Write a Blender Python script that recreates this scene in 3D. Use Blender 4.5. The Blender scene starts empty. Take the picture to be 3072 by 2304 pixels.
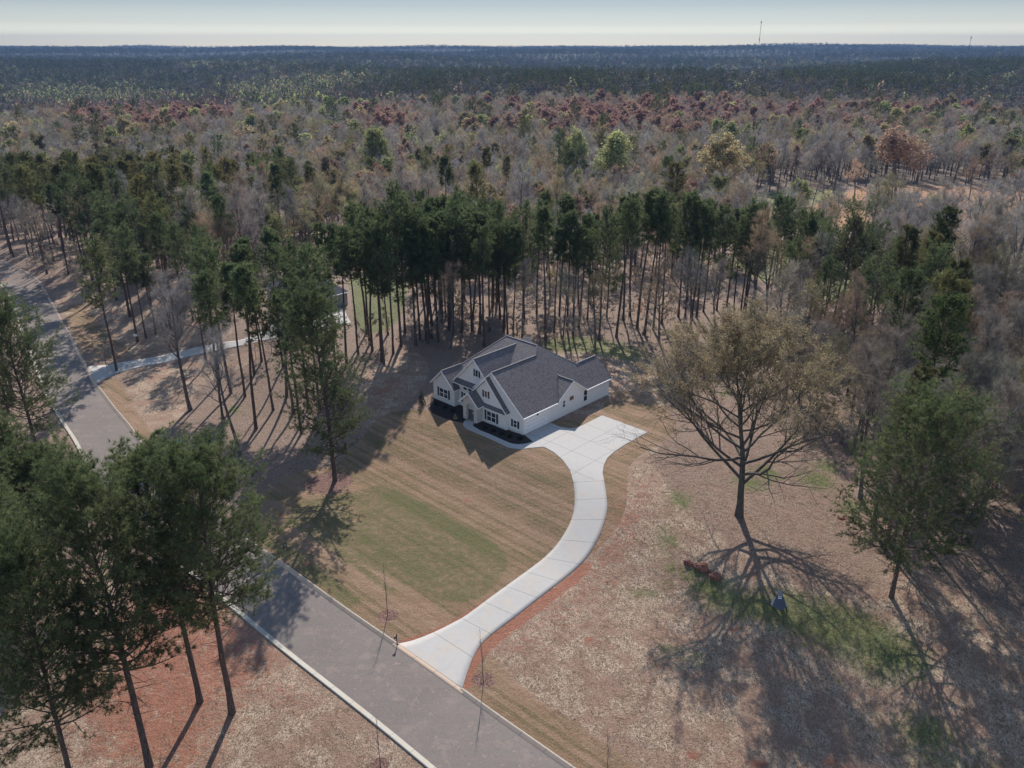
import bpy, bmesh, math, time
import numpy as np
from mathutils import Vector, Matrix
S = bpy.context.scene
COL = S.collection
PI = math.pi
rng = np.random.default_rng(7)

# ------------------------------------------------------------------ camera, sky, sun, exposure
F, CX, CY, CAMH = 2400.0, 1536.0, 1152.0, 56.0
PITCH = math.atan((CY - 140) / F)
cd = bpy.data.cameras.new('camera'); cam = bpy.data.objects.new('camera', cd); COL.objects.link(cam)
cam.location = (0, 0, CAMH); cam.rotation_euler = (PI / 2 - PITCH, 0, 0)
cd.sensor_width = 36; cd.lens = 36 * F / 3072; cd.clip_start = 0.5; cd.clip_end = 40000
S.camera = cam
SUN_EL, SUN_AZ = math.radians(39.5), math.radians(1.0)      # azimuth measured from +Y towards +X
w = bpy.data.worlds.new('World'); S.world = w; w.use_nodes = True
nt = w.node_tree; bg = nt.nodes['Background']
sky = nt.nodes.new('ShaderNodeTexSky'); sky.sky_type = 'NISHITA'; sky.sun_disc = False
sky.sun_elevation = SUN_EL; sky.sun_rotation = SUN_AZ; sky.air_density = 1.0; sky.dust_density = 0.0; sky.ozone_density = 1.5; sky.altitude = 200
# sky colour dimmed near the horizon and lifted higher up for added fill light
tc = nt.nodes.new('ShaderNodeTexCoord'); sx = nt.nodes.new('ShaderNodeSeparateXYZ'); sky_gain = nt.nodes.new('ShaderNodeValToRGB')
el_ = sky_gain.color_ramp.elements; el_.new(.01); el_.new(.02); el_.new(.04); el_.new(.08)
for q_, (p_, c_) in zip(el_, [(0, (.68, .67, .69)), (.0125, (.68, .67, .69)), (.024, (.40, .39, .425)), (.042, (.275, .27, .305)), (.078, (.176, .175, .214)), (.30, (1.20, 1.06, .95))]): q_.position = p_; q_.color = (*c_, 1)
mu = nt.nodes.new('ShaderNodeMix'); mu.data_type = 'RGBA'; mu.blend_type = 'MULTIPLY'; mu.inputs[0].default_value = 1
nt.links.new(tc.outputs['Generated'], sx.inputs[0]); nt.links.new(sx.outputs[2], sky_gain.inputs[0])
nt.links.new(sky.outputs[0], mu.inputs[6]); nt.links.new(sky_gain.outputs[0], mu.inputs[7]); nt.links.new(mu.outputs[2], bg.inputs[0]); bg.inputs[1].default_value = 0.15
sd = bpy.data.lights.new('sun', 'SUN'); sd.energy = 4.4; sd.angle = math.radians(0.53); sd.color = (1.0, 0.93, 0.84)
sun = bpy.data.objects.new('sun', sd); COL.objects.link(sun)
sdir = Vector((math.sin(SUN_AZ) * math.cos(SUN_EL), math.cos(SUN_AZ) * math.cos(SUN_EL), math.sin(SUN_EL)))
sun.rotation_euler = sdir.to_track_quat('Z', 'Y').to_euler(); sun.location = (30, 60, 90)
S.view_settings.view_transform = 'Standard'; S.view_settings.look = 'None'; S.view_settings.gamma = 1
S.view_settings.exposure = 0.75
HAZE_DENSITY = 0.00013

# ------------------------------------------------------------------ terrain
def ss(t):
    t = np.clip(t, 0, 1); return t * t * (3 - 2 * t)
TH = math.radians(-43.3); O2 = (1.77, 112.15)
def hz(x, y):
    x = np.asarray(x, float); y = np.asarray(y, float)
    s = (x - O2[0]) * .686 + (y - O2[1]) * .728
    z = -3.5 * ss((-s - 1.0) / 20)
    z = z - 8 * ss((y - 165) / 170)
    away = ss((np.hypot(x - 2, y - 122) - 22) / 25)
    z = z + away * .18 * (np.sin(x * .21 + 1.3) * np.sin(y * .17) + .6 * np.sin(x * .07 - y * .11))
    far = ss((y - 450) / 500)
    z = z + far * (6 * np.sin(y * .0046 + 2.2 * np.sin(x * .0023 + 1)) + 8 * np.sin(y * .0019 - x * .0024 + 1) + 5 * np.sin(x * .0051 + y * .0016) + 2)
    z = z + 36 * ss((y - 2200) / 4200) + 10 * ss((y - 2500) / 1500) * ss((x - 300) / 1800)
    return z
def ray(px, py):
    u = (px - CX) / F; v = (CY - py) / F
    return np.array([u, math.cos(PITCH) + v * math.sin(PITCH), -math.sin(PITCH) + v * math.cos(PITCH)])
def G(px, py):
    """ground point seen at a pixel of the 3072 px photograph"""
    d = ray(px, py); z = 0.0
    for _ in range(30):
        t = (z - CAMH) / d[2]; z = .5 * z + .5 * float(hz(d[0] * t, d[1] * t))
    t = (z - CAMH) / d[2]
    return float(d[0] * t), float(d[1] * t)
def proj(x, y, z):
    z = z - CAMH; dz = y * math.cos(PITCH) - z * math.sin(PITCH); v = y * math.sin(PITCH) + z * math.cos(PITCH)
    return CX + F * x / dz, CY - F * v / dz
def height_to(x, y, py):
    z0 = float(hz(x, y)); h = 1.0
    while h < 60 and proj(x, y, z0 + h)[1] > py: h += .1
    return h

# ------------------------------------------------------------------ object helpers
def tag(o, label=None, cat=None, group=None, kind=None):
    if label: o['label'] = label
    if cat: o['category'] = cat
    if group: o['group'] = group
    if kind: o['kind'] = kind
    return o
def empty(name, loc, rz=0, **k):
    o = bpy.data.objects.new(name, None); COL.objects.link(o); o.location = loc; o.rotation_euler = (0, 0, rz)
    o.empty_display_size = .5
    return tag(o, **k)
def link(name, me, parent=None, **k):
    o = bpy.data.objects.new(name, me); COL.objects.link(o)
    if parent is not None: o.parent = parent
    return tag(o, **k)
def mesh_np(name, V, faces, mats, mi=None, smooth=False, uv=None):
    """faces: list of (n,k) index arrays; mi: list of material index per array"""
    me = bpy.data.meshes.new(name)
    V = np.asarray(V, np.float32); me.vertices.add(len(V)); me.vertices.foreach_set('co', V.ravel())
    faces = [np.asarray(f, np.int32) for f in faces if len(f)]
    if mi is None: mi = [0] * len(faces)
    tot = np.concatenate([np.full(len(f), f.shape[1], np.int32) for f in faces])
    idx = np.concatenate([f.ravel() for f in faces])
    me.loops.add(len(idx)); me.loops.foreach_set('vertex_index', idx)
    me.polygons.add(len(tot))
    st = np.concatenate([[0], np.cumsum(tot)[:-1]]).astype(np.int32)
    me.polygons.foreach_set('loop_start', st); me.polygons.foreach_set('loop_total', tot)
    me.polygons.foreach_set('material_index', np.concatenate([np.full(len(f), m, np.int32) for f, m in zip(faces, mi)]))
    if smooth: me.polygons.foreach_set('use_smooth', np.ones(len(tot), bool))
    for m in mats: me.materials.append(m)
    if uv is not None:
        l = me.uv_layers.new(name='UVMap'); l.data.foreach_set('uv', np.asarray(uv, np.float32)[idx].ravel())
    me.update(calc_edges=True)
    return me
class MB:
    """small bmesh collector for built objects"""
    def __init__(s): s.bm = bmesh.new(); s.mi = 0
    def face(s, pts):
        f = s.bm.faces.new([s.bm.verts.new(p) for p in pts]); f.material_index = s.mi; return f
    def box(s, x0, x1, y0, y1, z0, z1, bev=0):
        r = bmesh.ops.create_cube(s.bm, size=1)
        for v in r['verts']:
            v.co = (x0 + (v.co.x + .5) * (x1 - x0), y0 + (v.co.y + .5) * (y1 - y0), z0 + (v.co.z + .5) * (z1 - z0))
        fs = {f for v in r['verts'] for f in v.link_faces}
        for f in fs: f.material_index = s.mi
        if bev:
            es = list({e for f in fs for e in f.edges})
            rr = bmesh.ops.bevel(s.bm, geom=es, offset=bev, segments=2, affect='EDGES', profile=.5)
            for f in rr['faces']: f.material_index = s.mi
    def prism(s, pts, off, side_mi=None):
        """extrude polygon pts by vector off; sides get side_mi"""
        a = [s.bm.verts.new(p) for p in pts]; b = [s.bm.verts.new([p[i] + off[i] for i in range(3)]) for p in pts]
        f = s.bm.faces.new(a); f.material_index = s.mi
        f = s.bm.faces.new(b[::-1]); f.material_index = s.mi if side_mi is None else side_mi
        n = len(a)
        for i in range(n):
            f = s.bm.faces.new([a[(i + 1) % n], a[i], b[i], b[(i + 1) % n]]); f.material_index = s.mi if side_mi is None else side_mi
    def cyl(s, p0, p1, r0, r1=None, n=10, caps=True):
        r1 = r0 if r1 is None else r1
        p0 = Vector(p0); p1 = Vector(p1); d = (p1 - p0)
        M = Matrix.Translation((p0 + p1) / 2) @ d.to_track_quat('Z', 'Y').to_matrix().to_4x4()
        r = bmesh.ops.create_cone(s.bm, cap_ends=caps, segments=n, radius1=r0, radius2=max(r1, 1e-4), depth=d.length, matrix=M)
        for f in {f for v in r['verts'] for f in v.link_faces}: f.material_index = s.mi
    def build(s, name, mats, parent=None, normals=True, smooth=False, **k):
        if normals: bmesh.ops.recalc_face_normals(s.bm, faces=s.bm.faces)
        me = bpy.data.meshes.new(name); s.bm.to_mesh(me); s.bm.free()
        for m in (mats if isinstance(mats, (list, tuple)) else [mats]): me.materials.append(m)
        if smooth:
            for p in me.polygons: p.use_smooth = True
        return link(name, me, parent, **k)

# ------------------------------------------------------------------ material helpers
class N:
    def __init__(s, name):
        s.m = bpy.data.materials.new(name); s.m.use_nodes = True; s.t = s.m.node_tree; s.b = s.t.nodes['Principled BSDF']
        s.b.inputs['Roughness'].default_value = .9; s.b.inputs['Specular IOR Level'].default_value = .2
    def n(s, t, **k):
        x = s.t.nodes.new('ShaderNode' + t)
        for a, v in k.items(): setattr(x, a, v)
        return x
    def l(s, a, b): s.t.links.new(a, b)
    def coord(s, kind='Object', scale=(1, 1, 1), rot=(0, 0, 0)):
        if kind == 'World': o = s.n('NewGeometry').outputs['Position']
        else: o = s.n('TexCoord').outputs[kind]
        m = s.n('Mapping'); m.inputs['Scale'].default_value = scale; m.inputs['Rotation'].default_value = rot
        s.l(o, m.inputs[0]); return m.outputs[0]
    def noise(s, co, scale, detail=4, rough=.6, dist=0):
        x = s.n('TexNoise'); x.inputs['Scale'].default_value = scale; x.inputs['Detail'].default_value = detail
        x.inputs['Roughness'].default_value = rough; x.inputs['Distortion'].default_value = dist
        s.l(co, x.inputs['Vector']); return x.outputs[0]
    def ramp(s, fac, stops, interp='LINEAR'):
        x = s.n('ValToRGB'); x.color_ramp.interpolation = interp; e = x.color_ramp.elements
        while len(e) < len(stops): e.new(.5)
        for q, (p, c) in zip(e, stops):
            q.position = p; q.color = (*c, 1) if hasattr(c, '__len__') else (c, c, c, 1)
        s.l(fac, x.inputs[0]); return x.outputs[0]
    def mix(s, f, a, b, mode='MIX'):
        x = s.n('Mix', data_type='RGBA', blend_type=mode)
        for sock, v in ((x.inputs[0], f), (x.inputs[6], a), (x.inputs[7], b)):
            if hasattr(v, 'is_output') or isinstance(v, bpy.types.NodeSocket): s.l(v, sock)
            elif hasattr(v, '__len__'): sock.default_value = (*v, 1)
            else: sock.default_value = v
        return x.outputs[2]
    def math(s, op, a, b=0.0, c=0.0):
        x = s.n('Math', operation=op)
        for i, v in enumerate((a, b, c)):
            if isinstance(v, bpy.types.NodeSocket): s.l(v, x.inputs[i])
            else: x.inputs[i].default_value = v
        return x.outputs[0]
    def out(s, col=None, bump=None, bstr=.3, bdist=.05, rough=None):
        if col is not None: s.l(col, s.b.inputs['Base Color']) if isinstance(col, bpy.types.NodeSocket) else setattr(s.b.inputs['Base Color'], 'default_value', (*col, 1))
        if bump is not None:
            x = s.n('Bump'); x.inputs['Strength'].default_value = bstr; x.inputs['Distance'].default_value = bdist
            s.l(bump, x.inputs['Height']); s.l(x.outputs[0], s.b.inputs['Normal'])
        if rough is not None: s.b.inputs['Roughness'].default_value = rough
        return s.m
def simple(name, col, rough=.8, var=.15, scale=3, spec=.2, metal=0):
    k = N(name); k.b.inputs['Specular IOR Level'].default_value = spec; k.b.inputs['Metallic'].default_value = metal
    n = k.noise(k.coord('Object'), scale, 5)
    c = k.mix(n, tuple(x * (1 - var) for x in col), tuple(min(1, x * (1 + var)) for x in col))
    return k.out(c, rough=rough)

# --- ground
def ground_material():
    k = N('ground'); P = k.coord('World')
    za = k.n('Attribute', attribute_name='zone_a'); zb = k.n('Attribute', attribute_name='zone_b')
    sa = k.n('SeparateColor'); k.l(za.outputs['Color'], sa.inputs[0]); sb = k.n('SeparateColor'); k.l(zb.outputs['Color'], sb.inputs[0])
    C = lambda v, g: k.math('ADD', k.math('MULTIPLY', k.math('SUBTRACT', v, .5), g), .5)
    n1 = C(k.noise(P, .35, 3), 1.3); n2 = C(k.noise(P, 1.6, 5, .7), 1.5); n3 = C(k.noise(P, 5.5, 5, .8), 1.7); n4 = k.noise(P, .06, 3); n5 = C(k.noise(P, .8, 5, .7), 1.6)
    fib = C(k.noise(k.coord('World', (1.6, .8, 1), (0, 0, .5)), 2.6, 5, .85, 1.6), 1.7)
    edge = k.math('ADD', k.math('MULTIPLY', n2, .40), k.math('MULTIPLY', n5, .40))
    bedge = k.math('ADD', k.math('MULTIPLY', n2, .7), k.math('ADD', k.math('MULTIPLY', n5, .7), k.math('MULTIPLY', n3, .4)))
    def W(v, soft=.08):
        x = k.n('MapRange'); x.inputs['From Min'].default_value = -soft; x.inputs['From Max'].default_value = soft
        k.l(k.math('SUBTRACT', k.math('ADD', v, edge), .9), x.inputs[0]); return x.outputs[0]
    def WB(v, soft=.2):
        x = k.n('MapRange'); x.inputs['From Min'].default_value = -soft; x.inputs['From Max'].default_value = soft
        k.l(k.math('SUBTRACT', k.math('ADD', v, bedge), 1.45), x.inputs[0]); return x.outputs[0]
    # forest floor: leaf litter and pine straw
    c = k.mix(n1, (.125, .088, .068), (.245, .170, .130))
    c = k.mix(k.ramp(n3, [(.42, 0.), (.62, 1.)]), c, (.36, .255, .20))
    c = k.mix(k.ramp(n2, [(.58, 0.), (.72, .5)]), c, (.07, .085, .03))
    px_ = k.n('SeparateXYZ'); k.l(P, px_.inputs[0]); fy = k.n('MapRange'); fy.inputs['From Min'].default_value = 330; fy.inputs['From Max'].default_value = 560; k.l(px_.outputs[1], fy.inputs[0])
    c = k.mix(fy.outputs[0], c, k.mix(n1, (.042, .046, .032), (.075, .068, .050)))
    # fields far away
    fo = k.mix(n3, k.mix(n4, (.33, .18, .10), (.45, .29, .17)), (.30, .15, .08))
    c = k.mix(W(sb.outputs[1]), c, fo)
    fg = k.mix(k.ramp(n1, [(.4, 0.), (.6, 1.)]), (.13, .15, .055), (.25, .21, .12))
    c = k.mix(W(sb.outputs[2]), c, fg)
    # pale straw yard
    st = k.mix(k.ramp(fib, [(.35, 0.), (.66, 1.)]), (.15, .095, .062), (.62, .48, .36))
    st = k.mix(k.ramp(n1, [(.40, 0.), (.60, .65)]), st, k.mix(n3, (.34, .20, .145), (.22, .13, .095)))
    st = k.mix(k.ramp(n5, [(.62, 0.), (.80, .5)]), st, (.12, .11, .05))
    st = k.mix(k.ramp(n3, [(.15, .6), (.36, 0.)]), st, (.07, .05, .035))
    c = k.mix(W(sa.outputs[1]), c, st)
    # leaf litter
    li = k.mix(k.ramp(n3, [(.25, 0.), (.80, 1.)]), (.095, .06, .042), (.47, .35, .265))
    li = k.mix(k.ramp(n1, [(.35, 0.), (.65, .6)]), li, k.mix(n3, (.20, .115, .085), (.36, .235, .185))); li = k.mix(k.ramp(n5, [(.58, 0.), (.78, .55)]), li, (.12, .078, .055))
    c = k.mix(W(sa.outputs[2]), c, li)
    # sod rolls laid parallel to the street
    sp = k.coord('World', (1, 1, 1), (0, 0, -TH)); xyz = k.n('SeparateXYZ'); k.l(sp, xyz.inputs[0])
    row = k.math('MULTIPLY', k.math('ADD', xyz.outputs[1], k.math('MULTIPLY', n1, .25)), 1 / .62)
    wn = k.n('TexWhiteNoise', noise_dimensions='1D'); k.l(k.math('FLOOR', row), wn.inputs['W'])
    big = k.noise(k.coord('World', (.05, .30, 1), (0, 0, -TH)), 1, 3, .6)
    tone = k.math('ADD', k.math('MULTIPLY', wn.outputs[0], .40), k.math('MULTIPLY', big, .8))
    sod = k.ramp(tone, [(.34, (.135, .105, .050)), (.46, (.20, .128, .072)), (.60, (.275, .165, .105)), (.80, (.34, .215, .15))])
    sod = k.mix(k.ramp(n1, [(.35, 0.), (.65, .35)]), sod, (.17, .125, .058))
    sod = k.mix(k.ramp(fib, [(.35, 0.), (.80, .75)]), sod, k.mix(.5, sod, (.46, .34, .22)))
    sod = k.mix(k.ramp(n3, [(.2, .6), (.45, 0.)]), sod, (.075, .062, .03))
    sod = k.mix(k.ramp(n5, [(.60, 0.), (.85, .5)]), sod, (.33, .24, .16))
    sm = k.math('FRACT', row); seam = k.math('LESS_THAN', sm, .17)
    sod = k.mix(k.math('MULTIPLY', seam, k.ramp(n2, [(.35, 0.), (.6, .75)])), sod, k.mix(n5, (.085, .055, .033), (.48, .37, .24)))
    c = k.mix(W(sa.outputs[0], .05), c, sod)
    # green growth, red clay, mulch
    gr = k.mix(k.ramp(n3, [(.35, 0.), (.7, 1.)]), (.045, .075, .018), (.16, .22, .05))
    gr = k.mix(W(sa.outputs[0], .05), gr, k.mix(n3, (.060, .078, .024), (.145, .150, .055)))
    c = k.mix(k.math('MULTIPLY', WB(za.outputs['Alpha'], .3), .75), c, gr)
    cl = k.mix(n3, (.24, .085, .052), (.44, .19, .125))
    c = k.mix(k.math('MULTIPLY', WB(sb.outputs[0], .25), .85), c, cl)
    c = k.mix(W(zb.outputs['Alpha']), c, k.mix(k.ramp(n3, [(.4, 0.), (.65, 1.)]), (.12, .062, .05), (.34, .21, .17)))
    h = k.math('ADD', k.math('MULTIPLY', n3, .8), k.math('ADD', n2, k.math('MULTIPLY', fib, .4)))
    return k.out(c, h, 1.0, .22)
def concrete(name, base=(.365, .352, .335), stain=(.48, .36, .25), stain_amt=.35, joints=None):
    k = N(name); P = k.coord('World'); n1 = k.noise(P, .45, 5, .65); n2 = k.noise(P, 5, 5, .7)
    c = k.mix(n2, tuple(x * .9 for x in base), tuple(x * 1.06 for x in base))
    c = k.mix(k.ramp(n1, [(.48, 0.), (.72, stain_amt)]), c, stain)
    c = k.mix(k.ramp(k.noise(P, 1.3, 4), [(.35, .25), (.5, 0.)]), c, tuple(x * .8 for x in base))
    if joints:
        uv = k.n('UVMap'); s = k.n('SeparateXYZ'); k.l(uv.outputs[0], s.inputs[0])
        for ax, per, wd in joints:
            fr = k.math('PINGPONG', s.outputs[ax], per / 2); g = k.math('LESS_THAN', fr, wd)
            c = k.mix(k.math('MULTIPLY', g, .72), c, (.13, .12, .11))
    return k.out(c, n2, .15, .02, .85)
def asphalt():
    k = N('asphalt'); P = k.coord('World'); n1 = k.noise(P, .22, 4); n2 = k.noise(P, 26, 4, .8); n3 = k.noise(P, 1.7, 5, .7)
    R = k.coord('World', (.05, .9, 1), (0, 0, -TH)); st = k.noise(R, 1.2, 4)
    c = k.mix(n1, (.093, .078, .068), (.148, .125, .110))
    c = k.mix(k.ramp(n2, [(.45, 0.), (.78, .8)]), c, (.30, .275, .27))
    c = k.mix(k.ramp(st, [(.50, 0.), (.72, .22)]), c, (.235, .165, .145))
    c = k.mix(k.ramp(n3, [(.60, 0.), (.68, .6)]), c, (.30, .205, .17))
    c = k.mix(k.ramp(k.noise(P, .55, 5, .7), [(.54, 0.), (.64, .6)]), c, (.21, .165, .145)); c = k.mix(k.ramp(k.noise(P, 6, 3, .6), [(.30, .5), (.40, 0.)]), c, (.055, .05, .05))
    cr = k.n('TexVoronoi', feature='DISTANCE_TO_EDGE'); k.l(k.coord('World', (.12, .5, 1), (0, 0, -TH)), cr.inputs['Vector']); cr.inputs['Scale'].default_value = .8
    c = k.mix(k.ramp(cr.outputs['Distance'], [(0, .25), (.006, 0.)]), c, (.06, .052, .055))
    return k.out(c, n2, .25, .02, .85)
def shingle(name='shingle', a=(.088, .078, .080), b=(.215, .192, .194)):
    k = N(name); P = k.coord('Object'); s = k.n('SeparateXYZ'); k.l(P, s.inputs[0])
    n = k.noise(P, 7, 5, .75); big = k.noise(P, .5, 3)
    row = k.math('MULTIPLY', s.outputs[2], 1 / .165)
    fr = k.math('FRACT', row)
    wn = k.n('TexWhiteNoise', noise_dimensions='3D'); cm = k.n('CombineXYZ')
    k.l(k.math('FLOOR', k.math('MULTIPLY', s.outputs[0], 2.6)), cm.inputs[0]); k.l(k.math('FLOOR', k.math('MULTIPLY', s.outputs[1], 2.6)), cm.inputs[1]); k.l(k.math('FLOOR', row), cm.inputs[2])
    k.l(cm.outputs[0], wn.inputs['Vector'])
    c = k.mix(k.math('ADD', k.math('MULTIPLY', wn.outputs[0], .55), k.math('MULTIPLY', n, .5)), a, b)
    c = k.mix(k.ramp(fr, [(0, .75), (.22, .55), (.38, 0.)]), c, (.022, .021, .026))
    c = k.mix(k.ramp(big, [(.4, 0.), (.7, .25)]), c, (.15, .14, .145))
    return k.out(c, k.math('ADD', fr, n), .3, .02, .85)
def siding():
    k = N('siding'); P = k.coord('Object'); s = k.n('SeparateXYZ'); k.l(P, s.inputs[0]); n = k.noise(P, 1.2, 5); n2 = k.noise(P, 14, 4)
    u = k.math('ADD', s.outputs[0], s.outputs[1]); g = k.math('LESS_THAN', k.math('PINGPONG', u, .2), .022)
    c = k.mix(n, (.78, .75, .715), (.86, .835, .80))
    c = k.mix(k.math('MULTIPLY', g, .5), c, (.40, .385, .38))
    return k.out(c, n2, .1, .01, .7)
def painted_brick(name, a=(.70, .675, .65), b=(.82, .79, .76), dark=.3):
    k = N(name); P = k.coord('Object', (1, 1, 1)); s = k.n('SeparateXYZ'); k.l(P, s.inputs[0]); cm = k.n('CombineXYZ')
    k.l(k.math('ADD', s.outputs[0], s.outputs[1]), cm.inputs[0]); k.l(s.outputs[2], cm.inputs[1])
    br = k.n('TexBrick'); k.l(cm.outputs[0], br.inputs['Vector']); br.inputs['Scale'].default_value = 4
    br.inputs['Color1'].default_value = (*a, 1); br.inputs['Color2'].default_value = (*b, 1); br.inputs['Mortar'].default_value = (*[x * (1 - dark) for x in a], 1)
    br.inputs['Mortar Size'].default_value = .02
    c = k.mix(k.ramp(k.noise(P, 2.5, 5), [(.5, 0.), (.75, .4)]), br.outputs[0], tuple(x * .6 for x in a))
    return k.out(c, br.outputs[1], .2, .02, .8)
def tint_attr(k):
    x = k.n('Attribute', attribute_name='tint', attribute_type='INSTANCER'); return x.outputs['Color']
def bark(name, a, b):
    k = N(name); P = k.coord('Object', (1, 1, .25)); n = k.noise(P, 6, 5, .7)
    return k.out(k.mix(k.ramp(n, [(.35, 0.), (.65, 1.)]), a, b), n, .5, .05)
def leafy(name, use_tint, a, b, trans=.35, rough=.6, spec=.25):
    """needles, leaves and twigs: diffuse plus some light passing through"""
    k = N(name); P = k.coord('Object'); n = k.noise(P, .55, 3); ri = k.n('ObjectInfo').outputs['Random']
    c = k.mix(k.ramp(n, [(.32, 0.), (.68, 1.)]), a, b)
    c = k.mix(k.math('MULTIPLY', ri, .35), c, tuple(x * .6 for x in a))
    if use_tint: c = k.mix(1.0, tint_attr(k), c, 'MULTIPLY')
    k.out(c, rough=rough); k.b.inputs['Specular IOR Level'].default_value = spec
    if trans:
        tr = k.n('BsdfTranslucent'); k.l(c, tr.inputs[0]); mx = k.n('MixShader'); mx.inputs[0].default_value = trans
        k.l(k.b.outputs[0], mx.inputs[1]); k.l(tr.outputs[0], mx.inputs[2]); k.l(mx.outputs[0], k.t.nodes['Material Output'].inputs[0])
    return k.m
M = {}
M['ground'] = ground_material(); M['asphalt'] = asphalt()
M['drive'] = concrete('driveway_concrete', stain_amt=.6, stain=(.42, .335, .26), joints=[(1, 3.9, .035)]); M['pad'] = concrete('pad_concrete', joints=[(0, 4.4, .035), (1, 4.4, .035)], stain_amt=.1)
M['walk'] = concrete('walk_concrete', joints=[(1, 1.5, .025)], stain_amt=.05)
M['gutter_stained'] = concrete('stained_gutter_concrete', (.47, .345, .255), (.42, .36, .30), .6, [(1, 3.0, .03)])
M['gutter'] = concrete('gutter_concrete', (.34, .32, .28), (.32, .24, .16), .5, [(1, 3.0, .03)])
M['shingle'] = shingle(); M['shingle_grey'] = shingle('grey_shingle', (.10, .098, .11), (.17, .165, .175))
M['siding'] = siding(); M['stone'] = painted_brick('painted_stone', (.50, .47, .45), (.72, .68, .65), .35); M['brick'] = painted_brick('painted_brick')
M['trim'] = simple('white_trim', (.85, .83, .81), .6, .04); M['glass'] = simple('window_glass', (.035, .045, .06), .08, .3, 1.5, spec=.6)
M['blind'] = simple('tan_blind', (.22, .13, .08), .7); M['shutter'] = simple('dark_shutter', (.045, .055, .065), .6)
M['shutter_brown'] = simple('brown_shutter', (.10, .08, .085), .6)
M['black'] = simple('black_paint', (.02, .02, .022), .5); M['mulch'] = simple('dark_mulch', (.032, .024, .022), .95, .6, 8)
M['metal_grey'] = simple('grey_metal', (.060, .066, .09), .5, .1, 2, .4); M['green_box'] = simple('green_enamel', (.035, .085, .075), .45, .1, 2, .4)
M['rock'] = None
k = N('red_rock'); P_ = k.coord('Object'); n_ = k.noise(P_, 3, 6, .7); M['rock'] = k.out(k.mix(k.ramp(n_, [(.35, 0.), (.7, 1.)]), (.09, .038, .030), (.33, .15, .115)), n_, .8, .1)
M['pine_bark'] = bark('pine_bark', (.055, .042, .037), (.14, .10, .085)); M['grey_bark'] = bark('grey_bark', (.075, .065, .060), (.17, .15, .14))
M['oak_bark'] = bark('oak_bark', (.045, .042, .038), (.13, .12, .105))
M['needles'] = leafy('pine_needles', True, (.072, .104, .044), (.195, .222, .098), .45, .6, .2)
M['far_needles'] = leafy('far_needles', True, (.055, .085, .040), (.150, .180, .090), .35, 1.0, 0.0)
M['far_leaves'] = leafy('far_leaves', True, (.65, .65, .65), (1, 1, 1), .40, 1.0, 0.0)
M['far_twigs'] = leafy('far_twigs', True, (.19, .175, .165), (.37, .34, .325), 0, 1.0, 0.0)
M['twigs'] = leafy('twigs', True, (.24, .222, .204), (.50, .46, .425), .2, .9, .1)
M['bud_twigs'] = leafy('bud_twigs', False, (.14, .12, .11), (.28, .25, .23), .15, .9, .1)
M['leaves'] = leafy('spring_leaves', True, (.65, .65, .65), (1, 1, 1), .40, .9, .05)
M['oak_buds'] = leafy('oak_buds', False, (.24, .21, .13), (.42, .31, .17), .45)
M['shrub'] = leafy('shrub_leaves', False, (.03, .045, .02), (.08, .10, .04), .25)

# ------------------------------------------------------------------ trees
def unit(v): return v / np.maximum(np.linalg.norm(v, axis=-1, keepdims=True), 1e-9)
def perp(d, rg):
    r = rg.normal(size=d.shape); return unit(r - (r * d).sum(-1, keepdims=True) * d)
def polyline(p0, d0, L, nn, rg, wob=.1, up=0.0):
    """branches that grow from p0 along d0; returns (n, nn, 3)"""
    n = len(p0); P = np.zeros((n, nn, 3)); P[:, 0] = p0; d = d0.copy(); st = (L / (nn - 1))[:, None]
    for i in range(1, nn):
        d = unit(d + rg.normal(size=(n, 3)) * wob + np.array([0, 0, 1.]) * up); P[:, i] = P[:, i - 1] + d * st
    return P
def grow(P, R, n, t0, t1, ang, ratio, nn, rg, wob=.12, up=0.0, rr=.6, angsd=.15, lenabs=None, tip=.25, azi=None):
    nb, pn, _ = P.shape; idx = np.repeat(np.arange(nb), n)
    t = (np.tile((np.arange(n) + .5) / n, nb) + rg.uniform(-.5, .5, nb * n) / n) * (t1 - t0) + t0
    x = np.clip(t, 0, .9999) * (pn - 1); i = x.astype(int); f = (x - i)[:, None]
    p = P[idx, i] * (1 - f) + P[idx, i + 1] * f; tan = unit(P[idx, i + 1] - P[idx, i])
    r = R[idx, i] * (1 - f[:, 0]) + R[idx, i + 1] * f[:, 0]
    L0 = np.linalg.norm(np.diff(P, axis=1), axis=-1).sum(1)[idx]
    a = (ang(t) if callable(ang) else ang) + rg.normal(size=len(t)) * angsd
    if azi is None: q = perp(tan, rg)
    else:
        ph = np.arange(len(t)) * 2.39996 + rg.normal(size=len(t)) * .4; q = np.stack([np.cos(ph), np.sin(ph), 0 * ph], -1); q = unit(q - (q * tan).sum(-1, keepdims=True) * tan)
    d = tan * np.cos(a)[:, None] + q * np.sin(a)[:, None]
    L = (lenabs(t) if lenabs is not None else L0 * ratio * (1.15 - .5 * t)) * rg.uniform(.75, 1.2, len(t))
    C = polyline(p, d, L, nn, rg, wob, up)
    r0 = np.minimum(r * rr, L * .035 + .004); RR = r0[:, None] * np.linspace(1, tip, nn)[None]
    return C, RR
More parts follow.
